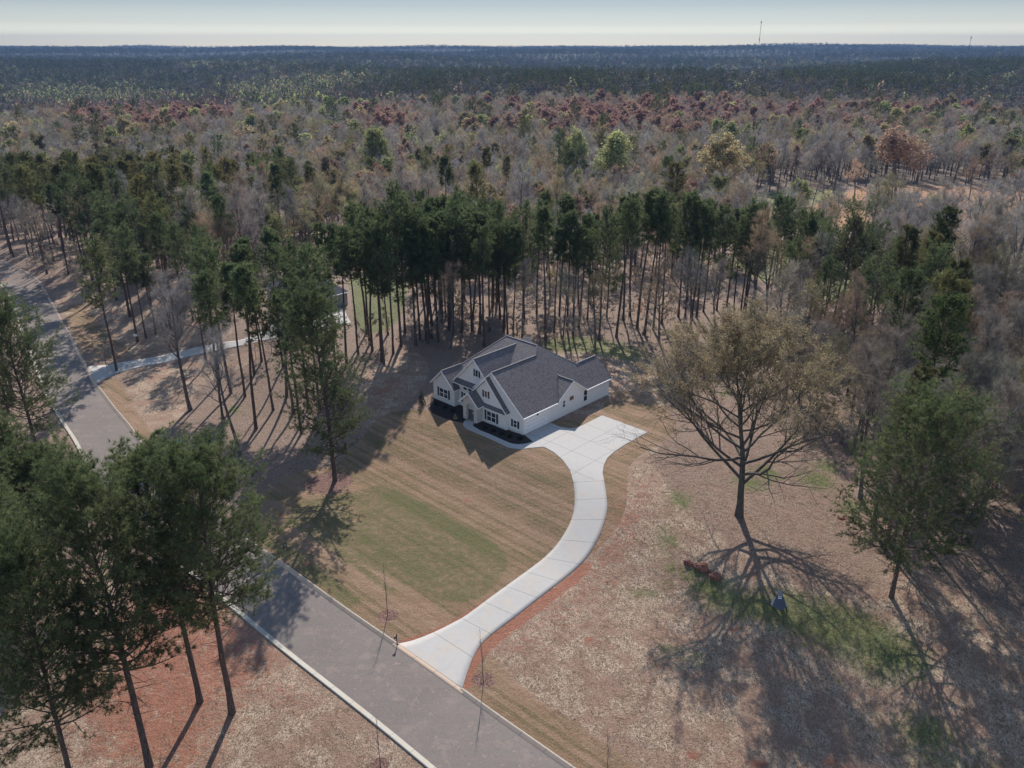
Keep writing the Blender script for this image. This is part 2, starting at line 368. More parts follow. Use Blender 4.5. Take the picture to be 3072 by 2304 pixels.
def tubes(P, R, k):
    """(n,nn,3),(n,nn) -> verts, quads"""
    n, nn, _ = P.shape
    T = np.zeros_like(P); T[:, 1:-1] = P[:, 2:] - P[:, :-2]; T[:, 0] = P[:, 1] - P[:, 0]; T[:, -1] = P[:, -1] - P[:, -2]; T = unit(T)
    ref = np.where(np.abs(T[:, :1, 2:]) > .8, np.array([1., 0, 0]), np.array([0, 0, 1.]))
    ref = np.broadcast_to(ref, T.shape); u = unit(np.cross(T, ref)); v = np.cross(T, u)
    a = np.arange(k) * 2 * PI / k
    ring = (u[:, :, None] * np.cos(a)[None, None, :, None] + v[:, :, None] * np.sin(a)[None, None, :, None]) * R[:, :, None, None] + P[:, :, None]
    V = ring.reshape(-1, 3); base = (np.arange(n) * nn * k)[:, None, None] + (np.arange(nn - 1) * k)[None, :, None]
    j = np.arange(k)[None, None]; j2 = (j + 1) % k
    Q = np.stack([base + j, base + j2, base + k + j2, base + k + j], -1).reshape(-1, 4)
    return V, Q
def slivers(p, d, w, rg, curve=0):
    """thin tapering blades from p along d (vectors with length)"""
    q = perp(unit(d), rg) * (w * .5)[:, None]
    V = np.stack([p - q, p + q, p + d], 1).reshape(-1, 3); return V, np.arange(len(V)).reshape(-1, 3)
def specks(p, s, rg, flat=.6):
    n = rg.normal(size=p.shape); n[:, 2] += flat; n = unit(n); u = perp(n, rg); v = np.cross(n, u); s = s[:, None]
    V = np.stack([p + u * s, p - u * s * .5 + v * s * .8, p - u * s * .5 - v * s * .8], 1).reshape(-1, 3); return V, np.arange(len(V)).reshape(-1, 3)
class Geo:
    def __init__(s): s.V = []; s.F = []; s.mi = []; s.n = 0
    def add(s, vf, mi=0):
        V, Fc = vf
        if len(V) == 0: return
        s.V.append(V); s.F.append(Fc + s.n); s.mi.append(mi); s.n += len(V)
    def mesh(s, name, mats): return mesh_np(name, np.concatenate(s.V), s.F, mats, s.mi)
def branch_dir(P): return unit(P[:, -1] - P[:, -2])
def pts_on(P, t):
    nb, pn, _ = P.shape; x = np.clip(t, 0, .9999) * (pn - 1); i = x.astype(int); f = (x - i)[..., None]; b = np.arange(nb)[:, None]
    return P[b, i] * (1 - f) + P[b, i + 1] * f, unit(P[b, i + 1] - P[b, i])

def pine(seed, H, cb, W, lod, lean=0, open_=0.0, r0=None):
    """loblolly pine: H height, cb crown base fraction, W crown radius. returns trunk Geo, crown Geo"""
    rg = np.random.default_rng(seed); tr = Geo(); cr = Geo()
    r0 = r0 or H * .0088 + .02
    T = polyline(np.zeros((1, 3)), unit(np.array([[lean, 0, 1.]])), np.array([H]), 14, rg, .018, .03)
    T[:, :, :2] *= 1; T[:, 0, 2] = -.4
    TR = (r0 * (1 - np.linspace(0, 1, 14) ** 1.3 * .86))[None]; TR[0, 0] *= 1.35
    tr.add(tubes(T, TR, {0: 10, 1: 6, 2: 4, 3: 3}[lod]))
    nb = {0: 105, 1: 44, 2: 24, 3: 10}[lod]
    prof = lambda t: W * np.sqrt(np.clip(1 - ((np.clip((t - cb) / (1 - cb), 0, 1) - .42) / .66) ** 2, .03, 1)) * (1 - open_ * rg.uniform(0, 1, len(t)))
    B, BR = grow(T, TR, nb, cb, .985, lambda t: 1.42 - .85 * np.clip((t - cb) / (1 - cb), 0, 1), 1, 5, rg, .10, .07, .42, .14, prof, azi=1)
    if lod < 3: (tr if lod < 2 else cr).add(tubes(B, BR, {0: 5, 1: 3, 2: 3}[lod]), 0)
    # dead stubs below the crown
    if lod < 2:
        D, DR = grow(T, TR, 14 if lod else 20, cb * .42, cb, 1.35, 1, 3, rg, .15, -.02, .25, .2, lambda t: W * .16 + W * .5 * np.clip((t / cb - .45), 0, 1)); tr.add(tubes(D, DR * .8, 3))
    if lod == 3:
        p, d = pts_on(B, rg.uniform(.3, 1, (len(B), 9))); p = p.reshape(-1, 3); p = p + rg.normal(size=p.shape) * W * .12
        cr.add(specks(p, rg.uniform(.5, 1.0, len(p)) * W * .22, rg, .3), 1); return tr, cr
    n2 = {0: 10, 1: 8, 2: 5}[lod]
    C2, CR2 = grow(B, BR, n2, .22, 1.0, .75, .42, 4, rg, .16, .10, .6, .2)
    if lod < 2: cr.add(tubes(C2, CR2, 3), 0)
    nt_ = {0: 6, 1: 4, 2: 3}[lod]; nn_ = {0: 18, 1: 10, 2: 7}[lod]
    p, d = pts_on(C2, np.tile(np.linspace(.35, 1, nt_), (len(C2), 1)))
    pb, db = pts_on(B, np.tile(np.array([.8, .97]), (len(B), 1)))
    p = np.concatenate([p.reshape(-1, 3), pb.reshape(-1, 3)]); d = np.concatenate([d.reshape(-1, 3), db.reshape(-1, 3)])
    keep = rg.uniform(size=len(p)) < .9; p = p[keep]; d = d[keep]
    p = p + rg.normal(size=p.shape) * .12
    p = np.repeat(p, nn_, 0); d = np.repeat(d, nn_, 0)
    nd = unit(d * .75 + rg.normal(size=d.shape) * .62 + np.array([0, 0, .28]))
    Ln = rg.uniform(.7, 1.15, len(p)) * {0: .46, 1: .50, 2: .75}[lod]; w_ = np.full(len(p), {0: .040, 1: .085, 2: .19}[lod])
    cr.add(slivers(p, nd * Ln[:, None], w_, rg), 1)
    return tr, cr

def bare(seed, H, lod, W=None, fork=.4, leaf=0, leaf_size=.16, up=.12, slender=False, topbias=0.0, r0=None, lean=0, nfac=1.0, spread=0.0):
    """leafless or budding broadleaf tree"""
    rg = np.random.default_rng(seed); tr = Geo(); cr = Geo(); W = W or H * .28; r0 = r0 or H * .012 + .05
    T = polyline(np.zeros((1, 3)), unit(np.array([[lean, 0, 1.]])), np.array([H * (.95 if slender else .80)]), 12, rg, .05, .10); T[:, 0, 2] = -.4
    TR = (r0 * (1 - np.linspace(0, 1, 12) ** 1.1 * .88))[None]; TR[0, 0] *= 1.4
    tr.add(tubes(T, TR, {0: 10, 1: 6, 2: 4, 3: 3}[lod]))
    n1 = int({0: 20, 1: 16, 2: 11, 3: 7}[lod] * nfac)
    prof = lambda t: W * (1.25 - .75 * np.clip((t - fork) / (1 - fork), 0, 1))
    B, BR = grow(T, TR, n1, fork, .98, lambda t: 1.05 + spread - .45 * t, 1, 7, rg, .12, up, .62, .18, prof, azi=1)
    (tr if lod < 2 else cr).add(tubes(B, BR, {0: 6, 1: 4, 2: 3, 3: 3}[lod]), 0)
    if lod == 3:
        p, d = pts_on(B, rg.uniform(.3, 1, (len(B), 9))); p = p.reshape(-1, 3); d = d.reshape(-1, 3)
        nd = unit(d + rg.normal(size=d.shape) * .6 + np.array([0, 0, .4])); cr.add(slivers(p, nd * H * .17, np.full(len(p), H * .035), rg), 1)
        p2 = p + rg.normal(size=p.shape) * W * .2
        cr.add(specks(p2, rg.uniform(.5, 1, len(p)) * W * (.24 if leaf else .16), rg, .2), 2 if leaf else 1)
        return tr, cr
    C, CR = grow(B, BR, {0: 8, 1: 7, 2: 5}[lod], .25, 1, .65, .50, 5, rg, .14, up * .7, .6, .2); cr.add(tubes(C, CR, {0: 4, 1: 3, 2: 3}[lod]), 0)
    D, DR = grow(C, CR, {0: 7, 1: 6, 2: 4}[lod], .2, 1, .65, .55, 4, rg, .16, up * .5, .65, .2)
    if lod < 2: cr.add(tubes(D, np.maximum(DR, .008 if lod == 0 else .014), 3), 1)
    else:
        cr.add(slivers(D[:, 0], D[:, -1] - D[:, 0], np.full(len(D), .09), rg), 1)
    m = {0: 6, 1: 6, 2: 4}[lod]
    p, d = pts_on(D, np.tile(np.linspace(.25, 1, m), (len(D), 1))); p = p.reshape(-1, 3); d = d.reshape(-1, 3)
    nd = unit(d + rg.normal(size=d.shape) * .5 + np.array([0, 0, .15])); L_ = rg.uniform(.5, 1.1, len(p)) * {0: .8, 1: 1.1, 2: 1.5}[lod] * (H / 20)
    cr.add(slivers(p, nd * L_[:, None], np.full(len(p), {0: .022, 1: .034, 2: .09}[lod]), rg), 1)
    if leaf:
        q = np.repeat(p, leaf, 0); dq = np.repeat(nd * L_[:, None], leaf, 0); q = q + dq * rg.uniform(.2, 1.1, (len(q), 1)) + rg.normal(size=q.shape) * .12
        if topbias:
            zc = (q[:, 2] / H - .45) * 2.2 + rg.normal(size=len(q)) * .25; q = q[(rg.uniform(size=len(q)) < np.clip(zc + .12, 0, 1) * topbias) & (q[:, 2] > H * .42 + 1.0 * np.clip(np.hypot(q[:, 0], q[:, 1]) - 8, 0, 9))]
        cr.add(specks(q, rg.uniform(.6, 1.2, len(q)) * leaf_size, rg), 2)
    return tr, cr

# prototypes: separate trunk and crown meshes for single trees, one joined mesh for the far-off woods
PB, GB = M['pine_bark'], M['grey_bark']
PINES, BARES, BUDS, SAPS = [], [], [], []
def proto_pine(i, H, cb, W, **k):
    t, c = pine(100 + i, H, cb, W, 1, **k); PINES.append((H, t.mesh('pine_trunk', [PB]), c.mesh('pine_crown', [PB, M['needles']])))
for i, (H, cb, W) in enumerate([(27, .64, 2.8), (26, .70, 2.4), (28, .60, 3.2), (25, .66, 2.6), (27, .74, 2.3), (24, .52, 3.8), (26, .46, 4.4), (22, .42, 4.0), (25, .58, 2.7), (28, .68, 3.0)]):
    proto_pine(i, H, cb, W)
for i, (H, W, fork, sl) in enumerate([(23, 6.2, .34, False), (25, 5.2, .42, True), (22, 6.8, .30, False), (26, 5.2, .45, True), (21, 6.2, .32, False), (24, 4.4, .5, True)]):
    t, c = bare(200 + i, H, 1, W, fork, slender=sl); BARES.append((H, t.mesh('tree_trunk', [GB]), c.mesh('bare_crown', [GB, M['twigs']])))
for i, (H, W, fork, lf) in enumerate([(21, 5.0, .38, 3), (19, 6.0, .34, 3), (22, 4.2, .40, 2), (18, 5.4, .35, 2)]):
    t, c = bare(300 + i, H, 1, W, fork, leaf=max(1, lf - 1), leaf_size=.25); BUDS.append((H, t.mesh('tree_trunk', [GB]), c.mesh('spring_crown', [GB, M['bud_twigs'], M['leaves']])))
def sapling(seed):
    rg = np.random.default_rng(seed); t = Geo(); c = Geo(); T = polyline(np.zeros((1, 3)), np.array([[0, 0, 1.]]), np.array([8.]), 10, rg, .03, .1); TR = np.linspace(.07, .012, 10)[None]; t.add(tubes(T, TR, 6))
    B, BR = grow(T, TR, 16, .3, .95, .55, 1, 5, rg, .08, .12, .6, .12, lambda q: 2.4 - 1.9 * q); c.add(tubes(B, BR, 4), 0); p, d = pts_on(B, np.tile(np.linspace(.4, 1, 3), (16, 1))); p = p.reshape(-1, 3); d = d.reshape(-1, 3)
    c.add(slivers(p, unit(d + rg.normal(size=d.shape) * .3) * .6, np.full(len(p), .03), rg), 1); return t, c
for i in range(3):
    t, c = sapling(330 + i); SAPS.append((8, t.mesh('sapling_trunk', [GB]), c.mesh('sapling_crown', [GB, M['twigs']])))
WOODS = bpy.data.collections.new('wood_shapes')          # data only: read by the woodland's geometry nodes
def join_geo(t, c, tm, cm, name):
    g = Geo(); ofs = 0
    for V, Fc, m in zip(t.V, t.F, t.mi): pass
    V = np.concatenate(t.V + c.V); Fs = list(t.F) + [f + t.n for f in c.F]; mi = [0] * len(t.F) + list(c.mi)
    o = bpy.data.objects.new(name, mesh_np(name, V, Fs, cm, mi)); WOODS.objects.link(o)
for i in range(3): join_geo(*pine(400 + i, 24, .5, 4.0, 2), None, [PB, M['needles']], '%02d_pine' % i)                 # 0-2
for i in range(4): join_geo(*bare(410 + i, 20, 2, 5.0, .35), None, [GB, M['twigs']], '%02d_bare' % (3 + i))             # 3-6
for i in range(3): join_geo(*bare(420 + i, 20, 2, 5.2, .36, leaf=3, leaf_size=.48), None, [GB, M['bud_twigs'], M['leaves']], '%02d_bud' % (7 + i))   # 7-9
for i in range(3): join_geo(*pine(430 + i, 23, .35, 4.4, 3), None, [PB, M['far_needles']], '%02d_farpine' % (10 + i))       # 10-12
for i in range(3): join_geo(*bare(440 + i, 20, 3, 5.5, .3), None, [GB, M['far_twigs']], '%02d_farbare' % (13 + i))          # 13-15
for i in range(3): join_geo(*bare(450 + i, 20, 3, 5.8, .3, leaf=1), None, [GB, M['bud_twigs'], M['far_leaves']], '%02d_farbud' % (16 + i))   # 16-18
for i in range(2): join_geo(*bare(460 + i, 6, 2, 1.5, .2, slender=True, r0=.05, nfac=.7), None, [GB, M['twigs']], '%02d_brush' % (19 + i))   # 19-20

def plant(kind, x, y, H=None, idx=None, rz=None, name=None, tint=(1, 1, 1), wide=1.0, **k):
    """one tree of shared meshes as a thing with trunk and crown"""
    L = {'pine': PINES, 'bare': BARES, 'bud': BUDS, 'sap': SAPS}[kind]
    idx = int(rng.integers(len(L))) if idx is None else idx
    H0, tm, cm = L[idx]; H = H or H0 * rng.uniform(.9, 1.08); s = H / H0
    nm = name or {'pine': 'pine_tree', 'bare': 'bare_tree', 'bud': 'budding_tree', 'sap': 'sapling'}[kind]
    e = empty(nm, (x, y, float(hz(x, y))), rng.uniform(0, 2 * PI) if rz is None else rz, **k); e.scale = (s * wide, s * wide, s)
    e.rotation_euler.x = rng.normal() * .03; e.rotation_euler.y = rng.normal() * .03
    t = link('trunk', tm, e); c = link('crown', cm, e); c['tint'] = [float(v) for v in tint]
    return e
def hero(geos, name, x, y, mats_t, mats_c, rz=0, lean=(0, 0), **k):
    e = empty(name, (x, y, float(hz(x, y))), rz, **k); e.rotation_euler.x, e.rotation_euler.y = lean
    link('trunk', geos[0].mesh(name + '_trunk', mats_t), e); c = link('crown', geos[1].mesh(name + '_crown', mats_c), e); c['tint'] = [1.0, 1.0, 1.0]
    return e

# ------------------------------------------------------------------ ground sheet with its zones
def axis(lo, a, b, hi, st, g):
    mid = list(np.arange(a, b + 1e-6, st)); r = []; s = st; x = mid[-1]
    while x < hi: s *= g; x += s; r.append(x)
    l = []; s = st; x = mid[0]
    while x > lo: s *= g; x -= s; l.append(x)
    return np.array(l[::-1] + mid + r)
gx = axis(-9000, -62, 66, 9000, .4, 1.06); gy = axis(-400, 40, 150, 9400, .4, 1.035)
X, Y = np.meshgrid(gx, gy); Xf, Yf = X.ravel(), Y.ravel(); Zf = hz(Xf, Yf)
def pw(pts): return np.array([G(*p) for p in pts])
def smooth_poly(P, it=2):
    for _ in range(it):
        Q = np.roll(P, -1, 0); P = np.stack([P * .75 + Q * .25, P * .25 + Q * .75], 1).reshape(-1, 2)
    return P
def sdist(poly, x, y, soft=1.2):
    """signed distance to a polygon, positive inside, only near its box"""
    out = np.full(x.shape, -9.0); m = (x > poly[:, 0].min() - 3) & (x < poly[:, 0].max() + 3) & (y > poly[:, 1].min() - 3) & (y < poly[:, 1].max() + 3)
    px, py = x[m], y[m]; d = np.full(px.shape, 1e9); ins = np.zeros(px.shape, bool)
    for (x0, y0), (x1, y1) in zip(poly, np.roll(poly, -1, 0)):
        ex, ey = x1 - x0, y1 - y0; t = np.clip(((px - x0) * ex + (py - y0) * ey) / (ex * ex + ey * ey + 1e-9), 0, 1)
        d = np.minimum(d, np.hypot(px - x0 - t * ex, py - y0 - t * ey))
        c = ((y0 > py) != (y1 > py)) & (px < (x1 - x0) * (py - y0) / (y1 - y0 + 1e-12) + x0); ins ^= c
    out[m] = np.where(ins, d, -d); return out
ZA = np.zeros((len(Xf), 4)); ZB = np.zeros((len(Xf), 4))
def zone(ar, ch, pts, soft=.6, amt=1.0, rnd=2):
    w_ = np.clip(.5 + sdist(smooth_poly(pw(pts), rnd) if rnd else pw(pts), Xf, Yf) / soft, 0, 1) * amt; ar[:, ch] = np.maximum(ar[:, ch], w_)
def spot(ar, ch, px, py, rx, ry=None, amt=1.0, soft=1.5):
    x, y = G(px, py); ry = ry or rx; r = np.hypot((Xf - x) / rx, (Yf - y) / ry); ar[:, ch] = np.maximum(ar[:, ch], np.clip((1 - r) * rx / soft + .5, 0, 1) * amt)
def unzone(ar, ch, pts, soft=.6):
    w_ = np.clip(.5 + sdist(smooth_poly(pw(pts)), Xf, Yf) / soft, 0, 1); ar[:, ch] *= 1 - w_
# straw: the yard right of the drive, this side of the street, the meadow on the left
zone(ZA, 1, [(1620, 1080), (1700, 1010), (1850, 1030), (2000, 1090), (2080, 1150), (2250, 1230), (2420, 1340), (2560, 1420), (2640, 1540), (2700, 1700), (2950, 1800), (3200, 1900), (3300, 2700), (1500, 2700), (1380, 2100), (1400, 1960), (1640, 1760), (1780, 1650), (1800, 1400), (1700, 1250), (1640, 1200)], 1.2)
zone(ZA, 1, [(500, 1650), (900, 1950), (1500, 2500), (1200, 2900), (-300, 2900), (-300, 2100), (200, 1700)], 1.2)
zone(ZA, 1, [(349, 1128), (560, 1082), (700, 1062), (800, 1050), (720, 1110), (600, 1150), (560, 1230), (500, 1320), (470, 1345), (430, 1330)], .8)
zone(ZA, 1, [(150, 880), (260, 1085), (420, 1060), (600, 1030), (720, 1000), (700, 940), (500, 930), (300, 900), (200, 860)], 1.5)
zone(ZA, 1, [(1100, 1100), (1250, 1040), (1300, 1110), (1250, 1200), (1100, 1300), (1000, 1280)], 1.5, .75)
# sod
zone(ZA, 0, [(1080, 1320), (1140, 1245), (1230, 1228), (1330, 1230), (1650, 1270), (1806, 1240), (1822, 1187), (1880, 1165), (1950, 1190), (2010, 1240), (2032, 1285), (1995, 1320), (1920, 1365), (1886, 1400), (1880, 1450), (1884, 1510), (1850, 1590), (1790, 1650), (1745, 1680), (1640, 1780), (1560, 1841), (1420, 1972), (1300, 1900), (1195, 1938), (765, 1636), (740, 1560), (800, 1480), (860, 1420), (1000, 1400)], .35, 1, 1)
zone(ZA, 0, [(1376, 2068), (1404, 2010), (1420, 1972), (1470, 1958), (1505, 2000), (1600, 2085), (1720, 2165), (1800, 2215), (1930, 2304), (2100, 2400), (1860, 2400)], .3, 1, 1)
zone(ZA, 0, [(289, 1152), (349, 1128), (380, 1180), (410, 1240), (470, 1312), (430, 1335), (400, 1290), (343, 1220)], .3, 1, 1)
zone(ZA, 0, [(180, 930), (262, 1092), (420, 1065), (330, 1010), (300, 960), (250, 900)], .8, .9, 1)
# leaf litter below the oak, pine straw rings
zone(ZA, 2, [(2020, 1120), (2150, 1180), (2300, 1260), (2420, 1340), (2560, 1430), (2640, 1560), (2680, 1700), (2640, 1800), (2500, 1790), (2330, 1720), (2200, 1640), (2080, 1560), (1990, 1460), (1960, 1340)], 5, .95)
spot(ZB, 3, 985, 1447, 3.6, 3.1); spot(ZB, 3, 1163, 1847, 1.15, 1.15, soft=.5); spot(ZB, 3, 1450, 2040, 1.15, 1.15, soft=.5); spot(ZB, 3, 1140, 2292, .9, .9, .8, .4)
# green growth
for a in [(2450, 1440, 2.4, 2.6), (2480, 1400, 1.6, 2), (2552, 1520, 1.6), (2040, 1500, 1.6, 2.2), (2380, 1830, 3.0, 2.2), (2560, 1880, 3.0, 2.5), (2130, 1760, 2.4, 1.6), (2640, 1980, 2.0, 2.6), (2780, 2200, 2.2), (2000, 1620, 1.0, 1.6), (2015, 1700, .8), (2085, 1725, 1.6, 1.2), (1925, 1780, 1.2, .7), (2250, 1450, 2.0), (2300, 1420, 2.0, 2.4), (2010, 1950, .7), (2100, 1980, .7), (2000, 1750, .6), (700, 1230, 1.5), (660, 1440, 2.4, 1.6), (1520, 700, 3), (2180, 1180, 2.0, 1.2), (1130, 1335, 1.2)]:
    spot(ZA, 3, *a, amt=.95, soft=3.5)
zone(ZA, 3, [(2090, 1745), (2200, 1780), (2380, 1780), (2560, 1830), (2740, 1920), (2790, 2010), (2700, 2030), (2520, 1960), (2350, 1880), (2200, 1840), (2100, 1800)], 5, 1.25)
zone(ZA, 3, [(2620, 2120), (2760, 2150), (2900, 2250), (3072, 2300), (3072, 2420), (2800, 2400), (2680, 2240)], 6, .7)
zone(ZA, 3, [(1600, 1030), (1700, 1000), (1850, 1020), (1960, 1060), (1900, 1095), (1780, 1060), (1660, 1060)], 4, .8)
zone(ZA, 3, [(1030, 820), (1190, 810), (1230, 860), (1215, 930), (1180, 985), (1090, 1010), (1050, 960), (1060, 900)], 1.5, .8)
zone(ZA, 3, [(860, 1015), (1000, 990), (1000, 1030), (880, 1060)], 1, .7)
zone(ZA, 3, [(1090, 1468), (1150, 1448), (1330, 1535), (1500, 1635), (1528, 1680), (1515, 1730), (1445, 1800), (1340, 1815), (1180, 1740), (1000, 1650), (880, 1590), (860, 1510), (980, 1490)], .6, .66, 1)
LA = -((Xf - O2[0]) * math.cos(TH) + (Yf - O2[1]) * math.sin(TH)); LB = -(Xf - O2[0]) * math.sin(TH) + (Yf - O2[1]) * math.cos(TH)
def loc2(px, py): x, y = G(px, py); return -((x - O2[0]) * math.cos(TH) + (y - O2[1]) * math.sin(TH)), -(x - O2[0]) * math.sin(TH) + (y - O2[1]) * math.cos(TH)
b1 = loc2(1300, 1528)[1]; a1 = loc2(1520, 1660)[0]; b0 = loc2(960, 1760)[1]
for bt, wd, am, ar0 in ((b1, 2.8, 1.0, 24), (b1 - 6.4, 1.4, .72, 20), (b1 - 9.2, 3.0, .85, 17), (b1 - 14.6, 1.4, .68, 26), (b1 - 18.4, 2.6, .70, 22)):
    end = a1 + .35 * (bt - b1) * 0 + 1.2 + .012 * (bt - b1) ** 2
    w_ = np.clip((bt - LB) / .3, 0, 1) * np.clip((LB - bt + wd) / .3, 0, 1) * np.clip((LA - end) / .8, 0, 1) * np.clip((end + ar0 - LA) / 3, 0, 1); ZA[:, 3] = np.maximum(ZA[:, 3], w_ * am * (ZA[:, 0] > .3))
# bare red clay
def line_zone(ar, ch, pts, wd, amt=1.0, soft=.35):
    P = pw(pts); d = np.full(Xf.shape, 1e9)
    for (x0, y0), (x1, y1) in zip(P[:-1], P[1:]):
        m = (Xf > min(x0, x1) - 3) & (Xf < max(x0, x1) + 3) & (Yf > min(y0, y1) - 3) & (Yf < max(y0, y1) + 3)
        ex, ey = x1 - x0, y1 - y0; t = np.clip(((Xf[m] - x0) * ex + (Yf[m] - y0) * ey) / (ex * ex + ey * ey), 0, 1)
        d[m] = np.minimum(d[m], np.hypot(Xf[m] - x0 - t * ex, Yf[m] - y0 - t * ey))
    ar[:, ch] = np.maximum(ar[:, ch], np.clip((wd - d) / soft + .5, 0, 1) * amt)
line_zone(ZB, 0, [(1398, 2050), (1412, 1995), (1450, 1948), (1500, 1905), (1580, 1845), (1650, 1790), (1720, 1735), (1760, 1700)], .75)
line_zone(ZB, 0, [(1195, 1932), (1305, 1895), (1400, 1845), (1470, 1795)], .45, .8)
zone(ZB, 0, [(280, 1880), (450, 1760), (600, 1700), (760, 1870), (850, 1990), (780, 2060), (690, 2110), (700, 2200), (560, 2350), (250, 2350), (220, 2100)], 9, .8)
zone(ZB, 0, [(1100, 1150), (1240, 1110), (1230, 1170), (1120, 1230)], 5, .5)
zone(ZB, 0, [(1800, 1560), (1900, 1420), (1990, 1440), (1960, 1600), (1850, 1750), (1700, 1900), (1560, 1990), (1500, 1950), (1640, 1800)], 8, .52)
zone(ZB, 0, [(700, 1980), (800, 1960), (950, 2080), (900, 2150), (760, 2120)], 8, .55)
zone(ZB, 0, [(2200, 2230), (2700, 2250), (2800, 2400), (2000, 2400)], 6, .4)
for a in [(2075, 2265, .6), (2275, 2292, .9, .5), (2495, 2288, .5, .4), (1770, 1920, .6), (2200, 1890, .6, .4), (2530, 1555, .9, .5), (920, 1690, .6, .5), (840, 1545, .5), (1400, 1500, .4)]: spot(ZB, 0, *a, soft=.8)
# fields beyond the pines
zone(ZB, 1, [(2140, 655), (2300, 620), (2500, 590), (2620, 548), (2800, 556), (3300, 570), (3300, 730), (2900, 720), (2700, 680), (2450, 690), (2250, 700)], 6)
zone(ZB, 2, [(2200, 590), (2420, 560), (2560, 575), (2500, 600), (2330, 640), (2150, 640)], 6)
zone(ZB, 2, [(2150, 760), (2400, 720), (2700, 740), (3300, 760), (3300, 900), (2900, 930), (2500, 900), (2300, 860)], 6)
zone(ZB, 2, [(1300, 440), (1900, 445), (1950, 475), (1700, 485), (1250, 480)], 8, .8); zone(ZB, 2, [(1150, 465), (1500, 470), (1450, 500), (1100, 495)], 8, .8)
ni, nj = len(gy), len(gx); I = np.arange(ni * nj).reshape(ni, nj)
Q = np.stack([I[:-1, :-1], I[:-1, 1:], I[1:, 1:], I[1:, :-1]], -1).reshape(-1, 4)
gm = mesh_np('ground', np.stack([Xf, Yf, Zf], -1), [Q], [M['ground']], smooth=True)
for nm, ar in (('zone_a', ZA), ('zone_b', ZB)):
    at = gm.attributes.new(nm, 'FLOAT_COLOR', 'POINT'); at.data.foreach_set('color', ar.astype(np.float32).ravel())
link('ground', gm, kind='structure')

# ------------------------------------------------------------------ street, kerbs, driveways
def resample(P, st):
    P = np.asarray(P, float); n = 12; Q = []
    E_ = np.concatenate([[2 * P[0] - P[1]], P, [2 * P[-1] - P[-2]]])
    for i in range(1, len(E_) - 2):                                   # Catmull-Rom
        t = np.linspace(0, 1, n, endpoint=False)[:, None]; a, b, c, d = E_[i - 1], E_[i], E_[i + 1], E_[i + 2]
        Q.append(.5 * (2 * b + (c - a) * t + (2 * a - 5 * b + 4 * c - d) * t * t + (3 * b - a - 3 * c + d) * t ** 3))
    Q = np.concatenate(Q + [P[-1:]]); s = np.concatenate([[0], np.cumsum(np.linalg.norm(np.diff(Q, axis=0), axis=1))])
    m = max(2, int(s[-1] / st) + 1); u = np.linspace(0, s[-1], m)
    return np.stack([np.interp(u, s, Q[:, 0]), np.interp(u, s, Q[:, 1])], -1), u
def normals2(P):
    T = np.gradient(P, axis=0); T /= np.linalg.norm(T, axis=1)[:, None]; return np.stack([-T[:, 1], T[:, 0]], -1)
def sweep(name, path, us, prof, mats, mi=None, cap=True, **k):
    """profile (offset to the left of the path, height over ground) swept along path"""
    Nn = normals2(path); m = len(prof); V = []; UV = []
    for o_, h_ in prof:
        q = path + Nn * o_; V.append(np.stack([q[:, 0], q[:, 1], hz(q[:, 0], q[:, 1]) + h_], -1)); UV.append(np.stack([np.full(len(us), o_), us], -1))
    n = len(path); V = np.stack(V, 1).reshape(-1, 3); UV = np.stack(UV, 1).reshape(-1, 2)
    fs = []; mm = []
    for j in range(m - 1):
        i = np.arange(n - 1) * m + j; fs.append(np.stack([i, i + 1, i + m + 1, i + m], -1)[:, ::-1]); mm.append(mi[j] if mi else 0)
    return link(name, mesh_np(name, V, fs, mats, mm, uv=UV), kind='structure', **k)
kr_px = [(-140, 752), (0, 781), (50, 804), (90, 824), (122, 849), (145, 885), (167, 926), (194, 976), (217, 1012), (235, 1052), (262, 1098), (289, 1150), (312, 1179), (343, 1220), (389, 1274), (425, 1326), (459, 1369), (600, 1508), (760.5, 1629.8), (980, 1783), (1195, 1932.4), (1388, 2068), (1555, 2187), (1722.6, 2304), (2000, 2499)]
KR = pw(kr_px)
KR[17:] = np.array([KR[17:].mean(0) + ((q - KR[17:].mean(0)) @ np.array([math.cos(-.7318), math.sin(-.7318)])) * np.array([math.cos(-.7318), math.sin(-.7318)]) for q in KR[17:]]) * .0 + KR[17:]
RW = 8.9                                                       # back of kerb to back of kerb
path, us = resample(KR, .5)
# left of the direction of travel (towards the lower right) is the house side, so the street lies at negative offsets
sweep('street', path, us, [(-.58, .03), (-2.5, .055), (-RW / 2, .075), (-RW + 2.5, .055), (-RW + .58, .03)], [M['asphalt']])
def part_of(p0, p1):
    d0 = np.linalg.norm(path - np.array(G(*p0)), axis=1).argmin(); d1 = np.linalg.norm(path - np.array(G(*p1)), axis=1).argmin(); return slice(d0, d1 + 1)
drops = [part_of((262, 1100), (289, 1150)), part_of((1195, 1932), (1388, 2066))]
runs = [(0, drops[0].start), (drops[0].stop - 1, drops[1].start), (drops[1].stop - 1, len(path) - 1)]
for a, b in runs:
    s = slice(a, b + 1); sweep('kerb', path[s], us[s], [(0, -.05), (0, .15), (-.15, .15), (-.19, .045), (-.60, .036), (-.60, -.02)], [M['gutter'], M['gutter_stained']], [0, 0, 1, 1, 1])
for s in drops: s = slice(s.start - 1, s.stop + 1); sweep('kerb', path[s], us[s], [(0.0, .05), (-.19, .046), (-.60, .037), (-.60, -.02)], [M['gutter_stained']])
sweep('kerb', path, us, [(-RW, -.05), (-RW, .15), (-RW + .15, .15), (-RW + .19, .045), (-RW + .60, .036), (-RW + .60, -.02)], [M['gutter']])
